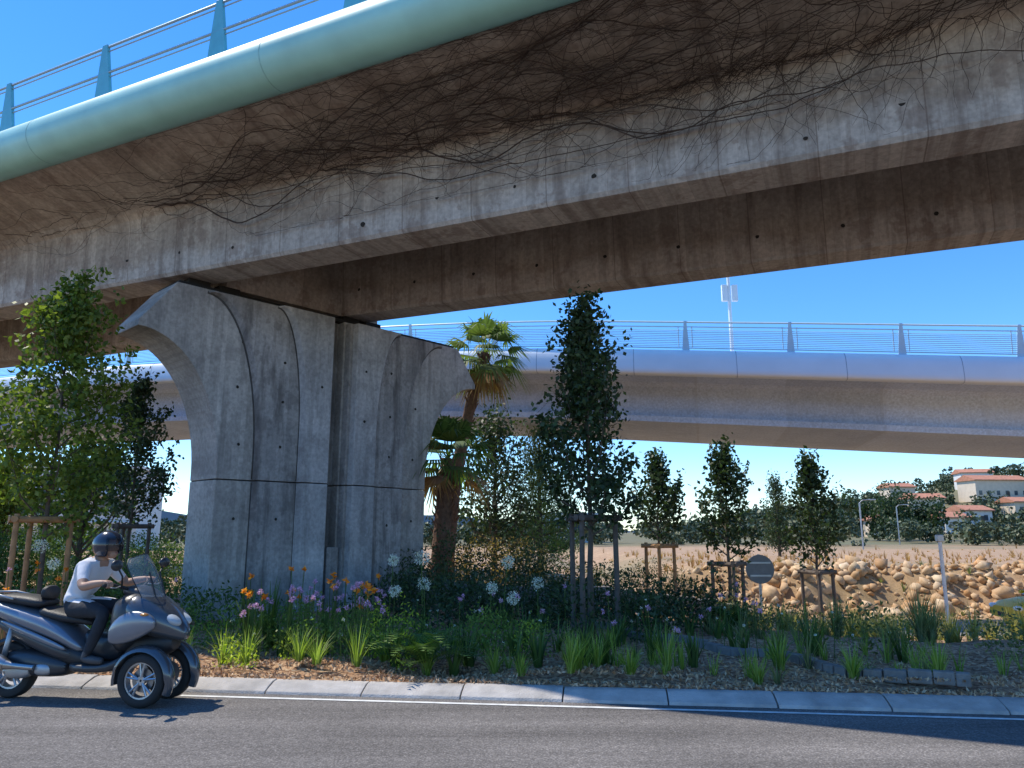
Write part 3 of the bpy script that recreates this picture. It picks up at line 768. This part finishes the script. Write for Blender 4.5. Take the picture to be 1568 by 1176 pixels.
t.make('dry_field_grass',leafmat('straw',(.38,.19,.085),(.50,.29,.14),(.58,.38,.21),.3))
t=Tufts()
for k in range(60):
    x=R(8,50); y=R(31.5,35); t.tuft(x,y,14,R(.2,.5),.3,.04,seg=2,z=float(terrain(x,y)))
t.make('bank_weeds',L_gry)

# ------------------------------------------------------------------ distance
def blobtrees(name,lst,mat,L,dens):
    Vs=[];Fs=[];o=0
    for (x,y,r,h) in lst:
        z=float(terrain(x,y)); n=int(dens)
        nb=rng.normal(size=(9,3))*np.array([r*.45,r*.45,h*.22])+np.array([x,y,z+h*.55]); rb=rng.uniform(.3,.55,9)
        k=rng.integers(0,9,n); p=rng.normal(size=(n,3)); p/=np.linalg.norm(p,axis=1)[:,None]
        C=nb[k]+p*(rb[k]*r*rng.uniform(.7,1.05,n))[:,None]*np.array([1,1,min(1.0,h/(2*r))]); C[:,2]=np.maximum(C[:,2],z)
        V,F=leaves(C,L,L*.6,.3); Vs.append(V);Fs.append(F+o);o+=len(V)
    return fast(name,np.vstack(Vs),np.vstack(Fs),mat)
lst=[]
for k in range(140):
    y=R(85,135); x=y*R(-.85,.85); lst.append((x,y,R(1.6,3.0),R(2.0,3.6)))
blobtrees('distant_tree_belt',lst,L_far,.55,300)
houses=[(146,230,17,8,5.5,m_wallA,.1),(116,215,9,7,4.5,m_wallA,-.1),(108,180,7,6,3.4,m_wallB,.2),(72,150,4.5,5,3.4,m_wallA,-.2),(90,158,6,6,3.2,m_wallB,.2),(128,192,7,6,3.6,m_wallA,.1),(160,262,10,7,5,m_wallB,-.2),(150,205,7,7,4,m_wallA,.3),(133,262,9,7,5,m_wallA,.1)]
def blocked(x,y):
    for h_ in houses:
        hx,hy,w=h_[0],h_[1],h_[2]
        if hy-34<y<hy+6 and abs(x-hx*(y/hy))<w*.5+1.5: return True
    return False
lst=[]
for k in range(400):
    y=R(150,330); x=y*R(.30,.95)
    if blocked(x,y): continue
    lst.append((x,y,R(2.0,4.4),R(2.4,6)))
for k in range(100):
    y=R(140,260); x=y*R(-.9,.32); lst.append((x,y,R(2.5,5),R(2.5,4.5)))
blobtrees('hillside_woodland',lst,L_far,1.0,240)
lst=[(x,y,r,h) for x,y,r,h in [(60,122,4.6,8.8),(63,124,4.2,8.2),(57,125,3.2,7),(83,170,3.0,7),(66,120,3,5.5)]]
blobtrees('umbrella_pine_grove',lst,L_drk,.5,1800)
def house(x,y,w,d,h,wm,rz=0,name='hillside_house'):
    z=float(terrain(x,y))-1.0; e=empty(name,(x,y,z),rz); h+=1.0
    g=Geo(); g.box((0,0,h/2),(w,d,h)); g.obj('walls',wm,parent=e)
    g=Geo(); o=.5; rh=min(w,d)*.2
    V=[(-w/2-o,-d/2-o,h),(w/2+o,-d/2-o,h),(w/2+o,d/2+o,h),(-w/2-o,d/2+o,h),(-w/2-o,0,h+rh),(w/2+o,0,h+rh)]
    V+=[(p[0],p[1],p[2]-.25) for p in V[:4]]
    g.add(V,[(0,1,5,4),(2,3,4,5),(1,2,5),(3,0,4),(6,9,8,7),(0,6,7,1),(1,7,8,2),(2,8,9,3),(3,9,6,0)]); g.obj('roof',m_terra,parent=e)
    g=Geo(); nfl=max(1,int((h-1)/2.9)); nw=max(2,int(w/2.8))
    for f in range(nfl):
        for i in range(nw):
            g.box((-w/2+w*(i+.5)/nw,-d/2,1.0+1.6+f*2.9),(1.0,.12,1.3))
    g.obj('windows',m_win,parent=e)
    g=Geo(); g.box((w*.1,-d/2,2.0),(1.0,.14,2.1)); g.obj('door',m_bark,parent=e)
for h_ in houses: house(*h_)
def block(name,x,y,w,d,h,mat,rz=0,fl=4):
    z=float(terrain(x,y)); e=empty(name,(x,y,z),rz)
    g=Geo(); g.box((0,0,h/2),(w,d,h)); g.box((0,0,h+.15),(w+.4,d+.4,.3)); g.obj('walls',mat,parent=e)
    g=Geo()
    for f in range(fl):
        nw=int(w/2.2)
        for i in range(nw): g.box((-w/2+w*(i+.5)/nw,-d/2,h*(f+.55)/fl),(1.4,.1,h/fl*.5))
    g.obj('windows',m_win,parent=e)
    g=Geo()
    for f in range(1,fl): g.box((0,-d/2-.3,h*f/fl),(w*.96,.6,.14))
    g.obj('balconies',mat,parent=e)
block('apartment_building',-42,76,11,9,7.6,m_wallB,.2,3)
block('office_building',-62,90,16,9,8.5,m_wallB,.1,3)
block('warehouse',8.5,120,9,10,4.2,m_wallB,0,1)
g=Geo();V=[];F=[];n=120
for i in range(n+1):
    a=math.radians(-62+124*i/n); r=5200
    h=60+55*math.sin(i*.17)+30*math.sin(i*.41+1)+18*math.sin(i*.93)+ (70 if a<0 else 0)
    V+=[(r*math.sin(a),r*math.cos(a),-20),(r*math.sin(a),r*math.cos(a),max(10,h))]
for i in range(n): F.append((2*i,2*i+2,2*i+3,2*i+1))
g.add(V,F); g.obj('distant_hills',M('haze_hill',(.16,.22,.30),1,0,.1,.001))

# ------------------------------------------------------------------ signs and posts
def post(name,x,y,h,r,mat,top=None):
    z=bz(x,y); e=empty(name,(x,y,z)); g=Geo(); g.tube([(0,0,-.1),(0,0,h)],r,12); g.obj('pole',mat,parent=e,smooth=True,auto=40); return e
e=post('traffic_sign',5.95,18.6,1.80,.035,m_metal)
g=Geo(); 
g.tube([(0,-.045,1.45),(0,-.075,1.45)],.34,32); g.obj('sign_plate',M('sign_back',(.16,.17,.18),.5,.3),parent=e,smooth=True,auto=30)
g=Geo(); g.box((0,-.085,1.3),(.5,.02,.04)); g.box((0,-.085,1.6),(.5,.02,.04)); g.obj('brackets',m_metal,parent=e)
e=post('marker_post',12.6,22.6,2.65,.05,M('white_post',(.7,.7,.68),.5)); g=Geo(); g.box((0,0,2.58),(.2,.14,.2)); g.obj('cap',m_metal,parent=e,bevel=.02)
def slamp(x,y,h):
    e=post('street_lamp',x,y,h,.07,m_metal); g=Geo(); g.tube([(0,0,h),(.3,0,h+.25),(1.0,0,h+.3)],.04,8); g.box((1.2,0,h+.3),(.6,.2,.1)); g.obj('lamp_head',m_metal,parent=e,bevel=.02)
slamp(32,70,4.2); slamp(48,95,4.6); slamp(-30,60,6)

# ------------------------------------------------------------------ cars
def oval(x,zc,hw,hh,n=20,e=2.6,yo=0):
    P=[]
    for k in range(n):
        t=2*math.pi*k/n; c,s=math.cos(t),math.sin(t)
        P.append(Vector((x,yo+hw*math.copysign(abs(c)**(2/e),c),zc+hh*math.copysign(abs(s)**(2/e),s))))
    return P
def wheel(g,c,r,w,spokes=5,mt=0,mr=1,md=2):
    c=Vector(c); n=32
    def lathe(prof,mi):
        rings=[]
        for k in range(n+1):
            t=2*math.pi*k/n; rings.append([c+Vector((q[0]*math.cos(t),q[1],q[0]*math.sin(t))) for q in prof])
        g.loft(rings,mi,cap=False,closed=True)
    lathe([(r*.68,-w*.42),(r*.8,-w*.5),(r*.93,-w*.42),(r,-w*.2),(r,w*.2),(r*.93,w*.42),(r*.8,w*.5),(r*.68,w*.42)],mt)
    lathe([(r*.69,-w*.40),(r*.70,-w*.30),(r*.62,-w*.28),(r*.60,w*.28),(r*.70,w*.30),(r*.69,w*.40)],mr)
    lathe([(.012,-w*.25),(r*.17,-w*.25),(r*.15,w*.25),(.012,w*.25)],mr)
    for k in range(spokes):
        t=2*math.pi*k/spokes+.3
        for dt in (-.16,.16):
            a=Vector((math.cos(t)*r*.12,0,math.sin(t)*r*.12)); b=Vector((math.cos(t+dt)*r*.64,0,math.sin(t+dt)*r*.64)); 
            g.tube([c+a+Vector((0,-w*.2,0)),c+b+Vector((0,-w*.22,0))],[r*.05,r*.04],6,mr)
    lathe([(r*.2,w*.05),(r*.45,w*.05),(r*.45,w*.08),(r*.2,w*.08)],md)
m_tyre=M('tyre_rubber',(.022,.022,.022),.8,0,.2)
m_alloy=M('alloy_wheel',(.45,.46,.48),.35,.8,.05)
m_disc=M('brake_disc',(.25,.25,.26),.35,.9,.05)
m_cglass=M('car_glass',(.04,.07,.10),.1,0,.1)
def car(name,x,y,rz,paint,s=1.0,z=None):
    z=float(terrain(x,y)) if z is None else z
    e=empty(name,(x,y,z),rz); e.scale=(s,s,s)
    g=Geo(); P=[(-2.1,.62,.60,.16),(-2.05,.60,.76,.28),(-1.6,.60,.84,.34),(-.8,.60,.87,.36),(.4,.60,.87,.36),(1.2,.57,.85,.32),(1.8,.53,.78,.26),(2.08,.48,.62,.16)]
    g.loft([oval(a,b,c_,d_,24,3.6) for a,b,c_,d_ in P]); g.obj('body',paint,parent=e,smooth=True,auto=50)
    g=Geo(); P=[(-1.85,.9,.66,.06),(-1.5,1.08,.68,.28),(-1.0,1.16,.68,.32),(-.1,1.17,.68,.33),(.4,1.08,.68,.27),(1.05,.9,.70,.06)]
    g.loft([oval(a,b,c_,d_,24,3.2) for a,b,c_,d_ in P]); g.obj('cabin_glass',m_cglass,parent=e,smooth=True)
    g=Geo(); g.loft([oval(a,1.46,c_,.035,24,3) for a,c_ in ((-1.35,.45),(-1.0,.58),(0,.58),(.25,.45))])
    for sy in (-1,1):
        for a,b in (((-1.75,.9),(-1.3,1.42)),((-.45,.9),(-.45,1.44)),((.95,.92),(.25,1.42))): g.tube([(a[0],sy*.70,a[1]),(b[0],sy*.58,b[1])],.035,6)
        g.box((.85,sy*.92,.98),(.16,.12,.1))
    g.obj('roof_and_pillars',paint,parent=e,smooth=True,auto=50)
    g=Geo()
    for wx in (-1.3,1.3):
        for wy in (-.78,.78): wheel(g,(wx,wy,.31),.31,.2 if wy<0 else -.2)
    g.obj('wheels',[m_tyre,m_alloy,m_disc],parent=e,smooth=True,auto=40)
    g=Geo()
    for sy in (-.55,.55): g.ell((2.0,sy,.62),(.1,.18,.08))
    g.obj('headlights',M('headlight',(.8,.8,.8),.1),parent=e,smooth=True)
    g=Geo(); g.box((2.06,0,.42),(.08,.5,.12)); g.box((-2.1,0,.7),(.04,.5,.12)); g.box((-2.07,.6,.75),(.06,.2,.14)); g.box((-2.07,-.6,.75),(.06,.2,.14)); g.obj('trim',m_black,parent=e,bevel=.01)
car('yellow_car',16.3,22.6,math.pi,M('yellow_paint',(.80,.48,.02),.45,0,.03,coat=.1),1.0,-1.09)

# ------------------------------------------------------------------ scooter
rzS=-.155; SO=(-5.10,8.10,.004)
sc=empty('three_wheeled_scooter',SO,rzS)
m_sil=M('scooter_grey_paint',(.20,.22,.26),.28,.5,.06,4,coat=.6)
m_sil2=M('scooter_front_paint',(.085,.095,.11),.25,.4,.06,4,coat=.7)
m_gr=M('scooter_dark_grey',(.035,.037,.042),.4,.1,.1,coat=.2)
m_seat=M('seat_vinyl',(.018,.018,.02),.55,0,.2,20,.2,80)
m_chr=M('exhaust_steel',(.4,.4,.4),.28,.95,.1)
def part(name,secs,mat,e=2.6,yo=0,n=22,sm=60):
    g=Geo(); g.loft([oval(a,b,c_,d_,n,e,yo) for a,b,c_,d_ in secs]); o=g.obj(name,mat,parent=sc,smooth=True,auto=sm); 
    su=o.modifiers.new('s','SUBSURF'); su.levels=1; su.render_levels=1
    return o
g=Geo(); wheel(g,(0,0,.275),.275,.14,5); g.obj('rear_wheel',[m_tyre,m_alloy,m_disc],parent=sc,smooth=True,auto=40)
g=Geo(); wheel(g,(1.60,-.22,.25),.25,.115,5); wheel(g,(1.60,.22,.25),.25,-.115,5); g.obj('front_wheels',[m_tyre,m_alloy,m_disc],parent=sc,smooth=True,auto=40)
part('tail_fairing',[(-.38,.93,.05,.025),(-.30,.91,.12,.06),(-.12,.86,.17,.09),(.10,.80,.20,.115),(.35,.74,.21,.12),(.58,.66,.205,.11),(.75,.57,.19,.09),(.88,.49,.15,.05)],m_sil)
part('tail_lower_trim',[(-.30,.80,.09,.03),(-.05,.70,.15,.07),(.25,.60,.18,.10),(.55,.50,.19,.11),(.85,.42,.18,.07)],m_gr)
part('side_accent',[(-.05,.77,.01,.015),(.15,.70,.02,.03),(.45,.60,.02,.035),(.75,.50,.01,.02)],m_sil,2.4,yo=-.195)
part('passenger_seat',[(-.26,.97,.08,.02),(-.15,.985,.14,.045),(.1,.965,.155,.055),(.28,.94,.16,.06),(.38,.93,.13,.03)],m_seat)
part('rider_seat',[(.30,.86,.14,.04),(.38,.855,.175,.06),(.6,.80,.17,.055),(.8,.78,.13,.05),(.92,.74,.09,.03)],m_seat)
part('backrest',[(.27,1.0,.05,.03),(.30,1.04,.12,.075),(.35,1.04,.12,.075),(.38,1.0,.05,.03)],m_seat)
part('engine_cover',[(-.12,.34,.06,.06),(.0,.36,.13,.12),(.25,.36,.16,.14),(.5,.34,.17,.12),(.75,.32,.16,.08)],m_gr,yo=-.02)
part('crankcase',[(.05,.28,.05,.05),(.10,.29,.07,.08),(.24,.29,.08,.08),(.34,.29,.05,.05)],m_metal,yo=-.13)
part('crankcase_cover',[(.38,.31,.03,.04),(.42,.31,.06,.06),(.52,.31,.06,.06),(.57,.31,.03,.04)],m_metal,yo=-.15)
part('underseat_body',[(.35,.50,.12,.10),(.6,.47,.15,.13),(.85,.42,.17,.10),(1.0,.38,.17,.06)],m_black)
part('footboard',[(.72,.35,.16,.04),(.85,.34,.26,.045),(1.15,.34,.27,.045),(1.32,.38,.26,.06),(1.42,.48,.22,.08)],m_gr,4)
part('centre_tunnel',[(.80,.62,.10,.10),(.95,.52,.10,.12),(1.15,.50,.11,.13),(1.3,.62,.14,.2)],m_gr)
part('leg_shield',[(1.16,.80,.16,.12),(1.22,.76,.27,.27),(1.32,.76,.31,.30),(1.42,.80,.29,.27),(1.50,.84,.22,.2)],m_gr,3)
part('front_fairing',[(1.28,.92,.20,.12),(1.38,.88,.30,.20),(1.52,.84,.29,.21),(1.66,.79,.24,.18),(1.79,.73,.16,.14),(1.88,.67,.08,.08),(1.91,.65,.03,.03)],m_sil2,2.3)
part('front_lower_cowl',[(1.30,.52,.20,.16),(1.45,.54,.16,.16),(1.65,.55,.13,.12),(1.82,.58,.10,.07)],m_black)
part('dashboard',[(1.18,1.06,.07,.03),(1.26,1.07,.14,.055),(1.40,1.05,.16,.07),(1.52,1.0,.12,.06),(1.58,.97,.05,.03)],m_gr)
for sy in (-1,1):
    part('side_pod',[(1.22,.66,.03,.08),(1.34,.72,.06,.15),(1.5,.76,.06,.15),(1.64,.78,.05,.10),(1.72,.78,.02,.04)],m_sil,2.4,yo=sy*.27)
    g=Geo(); rings=[]
    for k in range(22):
        t=math.radians(-25+215*k/21); r=.30; w=.075*(1 if 2<k<19 else .7)
        c=Vector((1.60,sy*.22,.25)); rings.append([c+Vector((rr*math.cos(t),yy,rr*math.sin(t))) for yy,rr in ((-w,r-.03),(-w*.9,r-.005),(-w*.5,r+.018),(0,r+.025),(w*.5,r+.018),(w*.9,r-.005),(w,r-.03),(w*.8,r-.028),(0,r+.01),(-w*.8,r-.028))])
    g.loft(rings); g.obj('front_mudguard',m_sil2,parent=sc,smooth=True,auto=60)
    g=Geo(); g.tube([(1.60,sy*.13,.25),(1.48,sy*.11,.45),(1.45,sy*.08,.62)],[.03,.028,.03],8); g.tube([(1.6,-.001,.5),(1.6,sy*.15,.42)],.025,8); g.obj('suspension_arm',m_metal,parent=sc,smooth=True)
    g=Geo(); g.tube([(1.30,0,1.06),(1.27,sy*.15,1.10),(1.235,sy*.27,1.135),(1.225,sy*.40,1.14)],[.018,.016,.014,.014],8); g.obj('handlebar',m_black,parent=sc,smooth=True)
    g=Geo(); g.tube([(1.228,sy*.28,1.137),(1.224,sy*.41,1.14)],.019,10); g.obj('grip',m_tyre,parent=sc,smooth=True)
    g=Geo(); g.tube([(1.30,sy*.24,1.10),(1.34,sy*.30,1.22),(1.33,sy*.36,1.30)],.009,6); g.ell((1.33,sy*.385,1.33),(.03,.085,.055),1,12,8); g.obj('mirror',[m_black,m_gr],parent=sc,smooth=True)
    g=Geo(); g.tube([(1.27,sy*.22,1.12),(1.30,sy*.33,1.11),(1.30,sy*.40,1.12)],.006,6); g.obj('brake_lever',m_metal,parent=sc,smooth=True)
    g=Geo(); g.ell((1.78,sy*.09,.80),(.10,.07,.045),0,14,8,Matrix.Rotation(.5,3,'Y')); g.obj('headlight',M('lens',(.45,.48,.5),.05),parent=sc,smooth=True)
    g=Geo(); g.ell((1.60,sy*.29,.86),(.05,.025,.018),0,12,6); g.obj('front_indicator',M('amber',(.5,.2,.04),.2),parent=sc,smooth=True)
    g=Geo(); g.tube([(.05,sy*.17,.98),(-.2,sy*.15,1.03),(-.32,sy*.06,1.03),(-.32,0,1.03)],.012,8); g.obj('grab_rail',m_metal,parent=sc,smooth=True)
g=Geo(); g.ell((-.36,0,.90),(.035,.12,.035),0,14,8); g.ell((-.28,-.13,.90),(.08,.03,.03),0,12,6); g.ell((-.28,.13,.90),(.08,.03,.03),0,12,6); g.obj('tail_light',M('red_lens',(.6,.02,.02),.15),parent=sc,smooth=True)
g=Geo(); g.tube([(.40,-.20,.33),(.20,-.235,.35),(.12,-.24,.36)],[.03,.03,.05],12); g.tube([(.12,-.24,.36),(.05,-.24,.38),(-.36,-.25,.50),(-.40,-.25,.51)],[.05,.068,.072,.05],18); g.obj('exhaust',m_chr,parent=sc,smooth=True,auto=50)
g=Geo(); g.loft([oval(a,b,.012,d_,14,2.5,-.315) for a,b,d_ in ((.02,.39,.03),(-.1,.43,.045),(-.3,.48,.045),(-.36,.5,.02))]); g.obj('exhaust_shield',m_gr,parent=sc,smooth=True)
g=Geo(); g.tube([(0,-.11,.275),(.25,-.12,.31),(.4,-.1,.33)],[.03,.035,.04],8); g.tube([(0,.11,.275),(.25,.12,.31),(.4,.1,.33)],[.03,.035,.04],8); g.tube([(-.02,.14,.33),(.06,.14,.72)],.028,10); g.tube([(-.02,-.14,.33),(.06,-.14,.72)],.028,10); g.obj('swingarm',m_metal,parent=sc,smooth=True)
g=Geo(); g.tube([(-.16,0,.78),(-.33,0,.62)],.02,6); g.box((-.345,0,.58),(.015,.21,.14),0,0,Matrix.Rotation(.25,3,'Y')); g.obj('number_plate',M('plate',(.6,.6,.58),.5),parent=sc)
g=Geo(); rings=[]
for k in range(12):
    t=math.radians(20+130*k/11); c=Vector((0,0,.275)); r=.31; rings.append([c+Vector((rr*math.cos(t),yy,rr*math.sin(t))) for yy,rr in ((-.08,r-.02),(-.06,r+.012),(.06,r+.012),(.08,r-.02),(0,r-.005))])
g.loft(rings); g.obj('rear_hugger',m_black,parent=sc,smooth=True,auto=60)
m,nt,out=newmat('windscreen'); p=node(nt,'ShaderNodeBsdfPrincipled',{'Roughness':.08}); p.inputs['Alpha'].default_value=.30
nn=noise_(nt,node(nt,'ShaderNodeTexCoord').outputs['Object'],8); nt.links.new(ramp(nt,nn,[(.3,(.38,.41,.44)),(.7,(.5,.53,.56))]),p.inputs['Base Color']); nt.links.new(p.outputs[0],out.inputs[0])
g=Geo();V=[];F=[];nu=12;nv=8
for j in range(nv+1):
    t=j/nv; zz=.98+.45*t; xc=1.60-.20*t-.03*t*t; w=(.17+.04*math.sin(t*2.2))*(1 if t<.85 else 1-(t-.85)*2.2)
    for i in range(nu+1):
        s=-1+2*i/nu; V.append((xc-.10*s*s,w*s,zz-(.05*s*s*t)))
for j in range(nv):
    for i in range(nu): a=j*(nu+1)+i; F.append((a,a+1,a+nu+2,a+nu+1))
g.add(V,F); o=g.obj('windscreen',m,parent=sc,smooth=True)
g=Geo(); g.tube([V[i] for i in range(nu+1)],.01,6); g.tube([V[j*(nu+1)] for j in range(nv+1)]+[V[nv*(nu+1)+i] for i in range(1,nu+1)]+[V[j*(nu+1)+nu] for j in range(nv-1,-1,-1)],.0045,6); g.tube([(1.58,.08,.98),(1.48,.08,1.25)],.008,6); g.tube([(1.58,-.08,.98),(1.48,-.08,1.25)],.008,6); g.obj('windscreen_mount',m_black,parent=sc)

# ------------------------------------------------------------------ rider
rd=empty('motor_scooter_rider',SO,rzS)
def skinbody():
    V=[];E=[];Rr=[];tag={}
    def v(name,p,r): V.append(p); Rr.append(r if isinstance(r,tuple) else (r,r)); tag[name]=len(V)-1; return len(V)-1
    v('pel',(.66,0,.92),(.17,.125)); v('abd',(.68,0,1.04),(.165,.125)); v('che',(.745,0,1.18),(.185,.135)); v('ubk',(.81,0,1.30),(.15,.105)); v('nk0',(.86,0,1.375),.06); v('nk1',(.895,0,1.425),.052)
    for a,b in (('pel','abd'),('abd','che'),('che','ubk'),('ubk','nk0'),('nk0','nk1')): E.append((tag[a],tag[b]))
    for s in (-1,1):
        n='R' if s<0 else 'L'
        v(n+'sh',(.835,s*.185,1.305),.076); v(n+'ua',(.885,s*.265,1.20),.062); v(n+'el',(.945,s*.335,1.115),.047); v(n+'fa',(1.06,s*.345,1.145),.042); v(n+'wr',(1.165,s*.345,1.165),.028); v(n+'pm',(1.205,s*.345,1.17),(.03,.02))
        for a,b in (('ubk',n+'sh'),(n+'sh',n+'ua'),(n+'ua',n+'el'),(n+'el',n+'fa'),(n+'fa',n+'wr'),(n+'wr',n+'pm')): E.append((tag[a],tag[b]))
        for i in range(4):
            y=s*(.312+.022*i); k=1-.08*abs(i-1.4)
            pr=n+'pm'
            for j,q in enumerate(((1.228,1.172),(1.254,1.160),(1.258,1.130),(1.238,1.112))):
                nm=f'{n}f{i}{j}'; v(nm,(1.20+(q[0]-1.20)*k,y,q[1]),.0095 if j else .011); E.append((tag[pr],tag[nm])); pr=nm
        v(n+'t0',(1.195,s*.315,1.145),.012); v(n+'t1',(1.215,s*.298,1.12),.010); v(n+'t2',(1.238,s*.295,1.112),.009)
        E+= [(tag[n+'wr'],tag[n+'t0']),(tag[n+'t0'],tag[n+'t1']),(tag[n+'t1'],tag[n+'t2'])]
        v(n+'hp',(.71,s*.10,.895),.11); v(n+'th',(.92,s*.165,.895),.092); v(n+'kn',(1.11,s*.20,.86),.068); v(n+'cf',(1.055,s*.215,.68),.063); v(n+'an',(.985,s*.225,.49),.046)
        v(n+'he',(.955,s*.228,.43),.042); v(n+'mf',(1.06,s*.235,.425),.042); v(n+'to',(1.18,s*.24,.415),.034)
        for a,b in (('pel',n+'hp'),(n+'hp',n+'th'),(n+'th',n+'kn'),(n+'kn',n+'cf'),(n+'cf',n+'an'),(n+'an',n+'he'),(n+'he',n+'mf'),(n+'mf',n+'to')): E.append((tag[a],tag[b]))
    me=bpy.data.meshes.new('b'); me.from_pydata(V,E,[]); o=bpy.data.objects.new('b',me); COL.objects.link(o)
    o.modifiers.new('s','SKIN'); su=o.modifiers.new('u','SUBSURF'); su.levels=2; su.render_levels=2
    for i,r in enumerate(Rr): me.skin_vertices[0].data[i].radius=r
    me.skin_vertices[0].data[0].use_root=True
    bpy.context.view_layer.update(); dg=bpy.context.evaluated_depsgraph_get()
    nm=bpy.data.meshes.new_from_object(o.evaluated_get(dg)); bpy.data.objects.remove(o)
    names={i:k for k,i in tag.items()}
    A=np.array([V[a] for a,b in E]); B=np.array([V[b] for a,b in E])
    mats=[M('white_tshirt',(.68,.67,.69),.85,0,.06,5,.8,9),M('dark_trousers',(.022,.024,.03),.85,0,.25,8,.5,14),M('skin',(.42,.24,.16),.55,0,.08,10),M('shoe',(.06,.06,.065),.6)]
    nm.materials.clear()
    for q in mats: nm.materials.append(q)
    for p in nm.polygons:
        c=np.array(p.center); ab=B-A; t=np.clip(((c-A)*ab).sum(1)/(ab*ab).sum(1),0,1); dd=np.linalg.norm(A+ab*t[:,None]-c,axis=1); j=int(dd.argmin()); a,b=names[E[j][0]],names[E[j][1]]; tt=t[j]
        mi=0
        if b[0] in 'RL':
            k=b[1:]
            if k in('hp','th','kn','cf','an'): mi=1
            elif k in('he','mf','to'): mi=3
            elif k in('sh','ua'): mi=0
            elif k=='el': mi=0 if tt<.35 else 2
            else: mi=2
        if b=='nk1' or (b=='nk0' and tt>.6): mi=2
        if mi==1 and c[2]>.965: mi=0
        if mi==0 and c[2]<.905: mi=1
        p.material_index=mi; p.use_smooth=True
    ob=bpy.data.objects.new('body',nm); COL.objects.link(ob); ob.parent=rd
    return mats
bm_=skinbody()
hc=Vector((.935,0,1.50))
g=Geo(); g.ell(hc,(.098,.078,.118),0,20,14); g.ell(hc+Vector((.045,0,-.07)),(.055,.052,.05),0,14,10)
g.loft([[hc+Vector((.085,-.008,.03)),hc+Vector((.085,.008,.03)),hc+Vector((.095,0,.03))],[hc+Vector((.088,-.018,-.022)),hc+Vector((.088,.018,-.022)),hc+Vector((.125,0,-.018))],[hc+Vector((.085,-.01,-.03)),hc+Vector((.085,.01,-.03)),hc+Vector((.1,0,-.032))]],0)
for s in (-1,1):
    g.ell(hc+Vector((.083,s*.032,.018)),(.012,.014,.010),1,8,6); g.ell(hc+Vector((-.0,s*.078,-.01)),(.02,.01,.03),0,8,6)
g.ell(hc+Vector((.093,0,-.062)),(.01,.025,.006),2,10,6)
g.obj('head',[bm_[2],m_black,M('lips',(.35,.13,.11),.5)],parent=rd,smooth=True)
g=Geo();V=[];F=[];nu=32;nv=20;cI=hc+Vector((-.008,0,.018))
for i in range(nv+1):
    ph=math.pi*.80*i/nv
    for k in range(nu):
        t=2*math.pi*k/nu; V.append(cI+Vector((.145*math.sin(ph)*math.cos(t),.122*math.sin(ph)*math.sin(t),.136*math.cos(ph))))
for i in range(nv):
    for k in range(nu):
        t=2*math.pi*(k+.5)/nu; ph=math.pi*.80*(i+.5)/nv
        if abs(math.atan2(math.sin(t),math.cos(t)))<1.05 and ph>1.15: continue
        k2=(k+1)%nu; F.append((i*nu+k,(i+1)*nu+k,(i+1)*nu+k2,i*nu+k2))
g.add(V,F); o=g.obj('helmet',M('helmet_paint',(.02,.024,.035),.2,.0,.1,coat=.6),parent=rd,smooth=True); so=o.modifiers.new('s','SOLIDIFY'); so.thickness=.012; so.offset=1
g=Geo();V=[];F=[]
for i in range(7):
    ph=1.05+.95*i/6
    for k in range(13):
        t=-1.15+2.3*k/12; V.append(cI+Vector((.160*math.sin(ph)*math.cos(t),.136*math.sin(ph)*math.sin(t),.150*math.cos(ph))))
for i in range(6):
    for k in range(12): a=i*13+k; F.append((a,a+1,a+14,a+13))
g.add(V,F); mv,nt,out=newmat('visor'); p=node(nt,'ShaderNodeBsdfPrincipled',{'Roughness':.05}); p.inputs['Alpha'].default_value=.6
nt.links.new(ramp(nt,noise_(nt,node(nt,'ShaderNodeTexCoord').outputs['Object'],5),[(.3,(.02,.02,.025)),(.7,(.03,.03,.035))]),p.inputs['Base Color']); nt.links.new(p.outputs[0],out.inputs[0])
g.obj('visor',mv,parent=rd,smooth=True)

# ------------------------------------------------------------------ light, sky, camera
w=bpy.data.worlds.new('World'); scene.world=w; w.use_nodes=True; nt=w.node_tree
el=math.radians(57); hd=Vector((-.918,.397,0)).normalized(); D=Vector((hd.x*math.cos(el),hd.y*math.cos(el),math.sin(el)))
sky=nt.nodes.new('ShaderNodeTexSky'); sky.sky_type='NISHITA'; sky.sun_disc=False; sky.sun_elevation=el; sky.sun_rotation=math.atan2(hd.x,hd.y)
sky.altitude=100; sky.air_density=1.0; sky.dust_density=.0; sky.ozone_density=4.0
hs=node(nt,'ShaderNodeHueSaturation',{'Saturation':1.25,'Value':1.6,'Color':sky.outputs[0]})
tint=mixc(nt,1.0,hs.outputs[0],(.80,.92,1.06),'MULTIPLY')
bg=nt.nodes['Background']; nt.links.new(tint,bg.inputs[0]); bg.inputs[1].default_value=.15
sl=bpy.data.lights.new('sun','SUN'); sl.energy=5.0; sl.angle=math.radians(.5); sl.color=(1,.93,.80)
so=bpy.data.objects.new('sun',sl); so.rotation_euler=D.to_track_quat('Z','Y').to_euler(); COL.objects.link(so)
scene.view_settings.view_transform='Standard'; scene.view_settings.look='None'; scene.view_settings.exposure=0
cam=bpy.data.cameras.new('camera'); cam.sensor_width=36; cam.lens=1150/1568*36; cam.clip_end=20000
co=bpy.data.objects.new('camera',cam); co.location=(0,0,1.65); co.rotation_euler=(math.radians(90+11.17),0,0); COL.objects.link(co); scene.camera=co
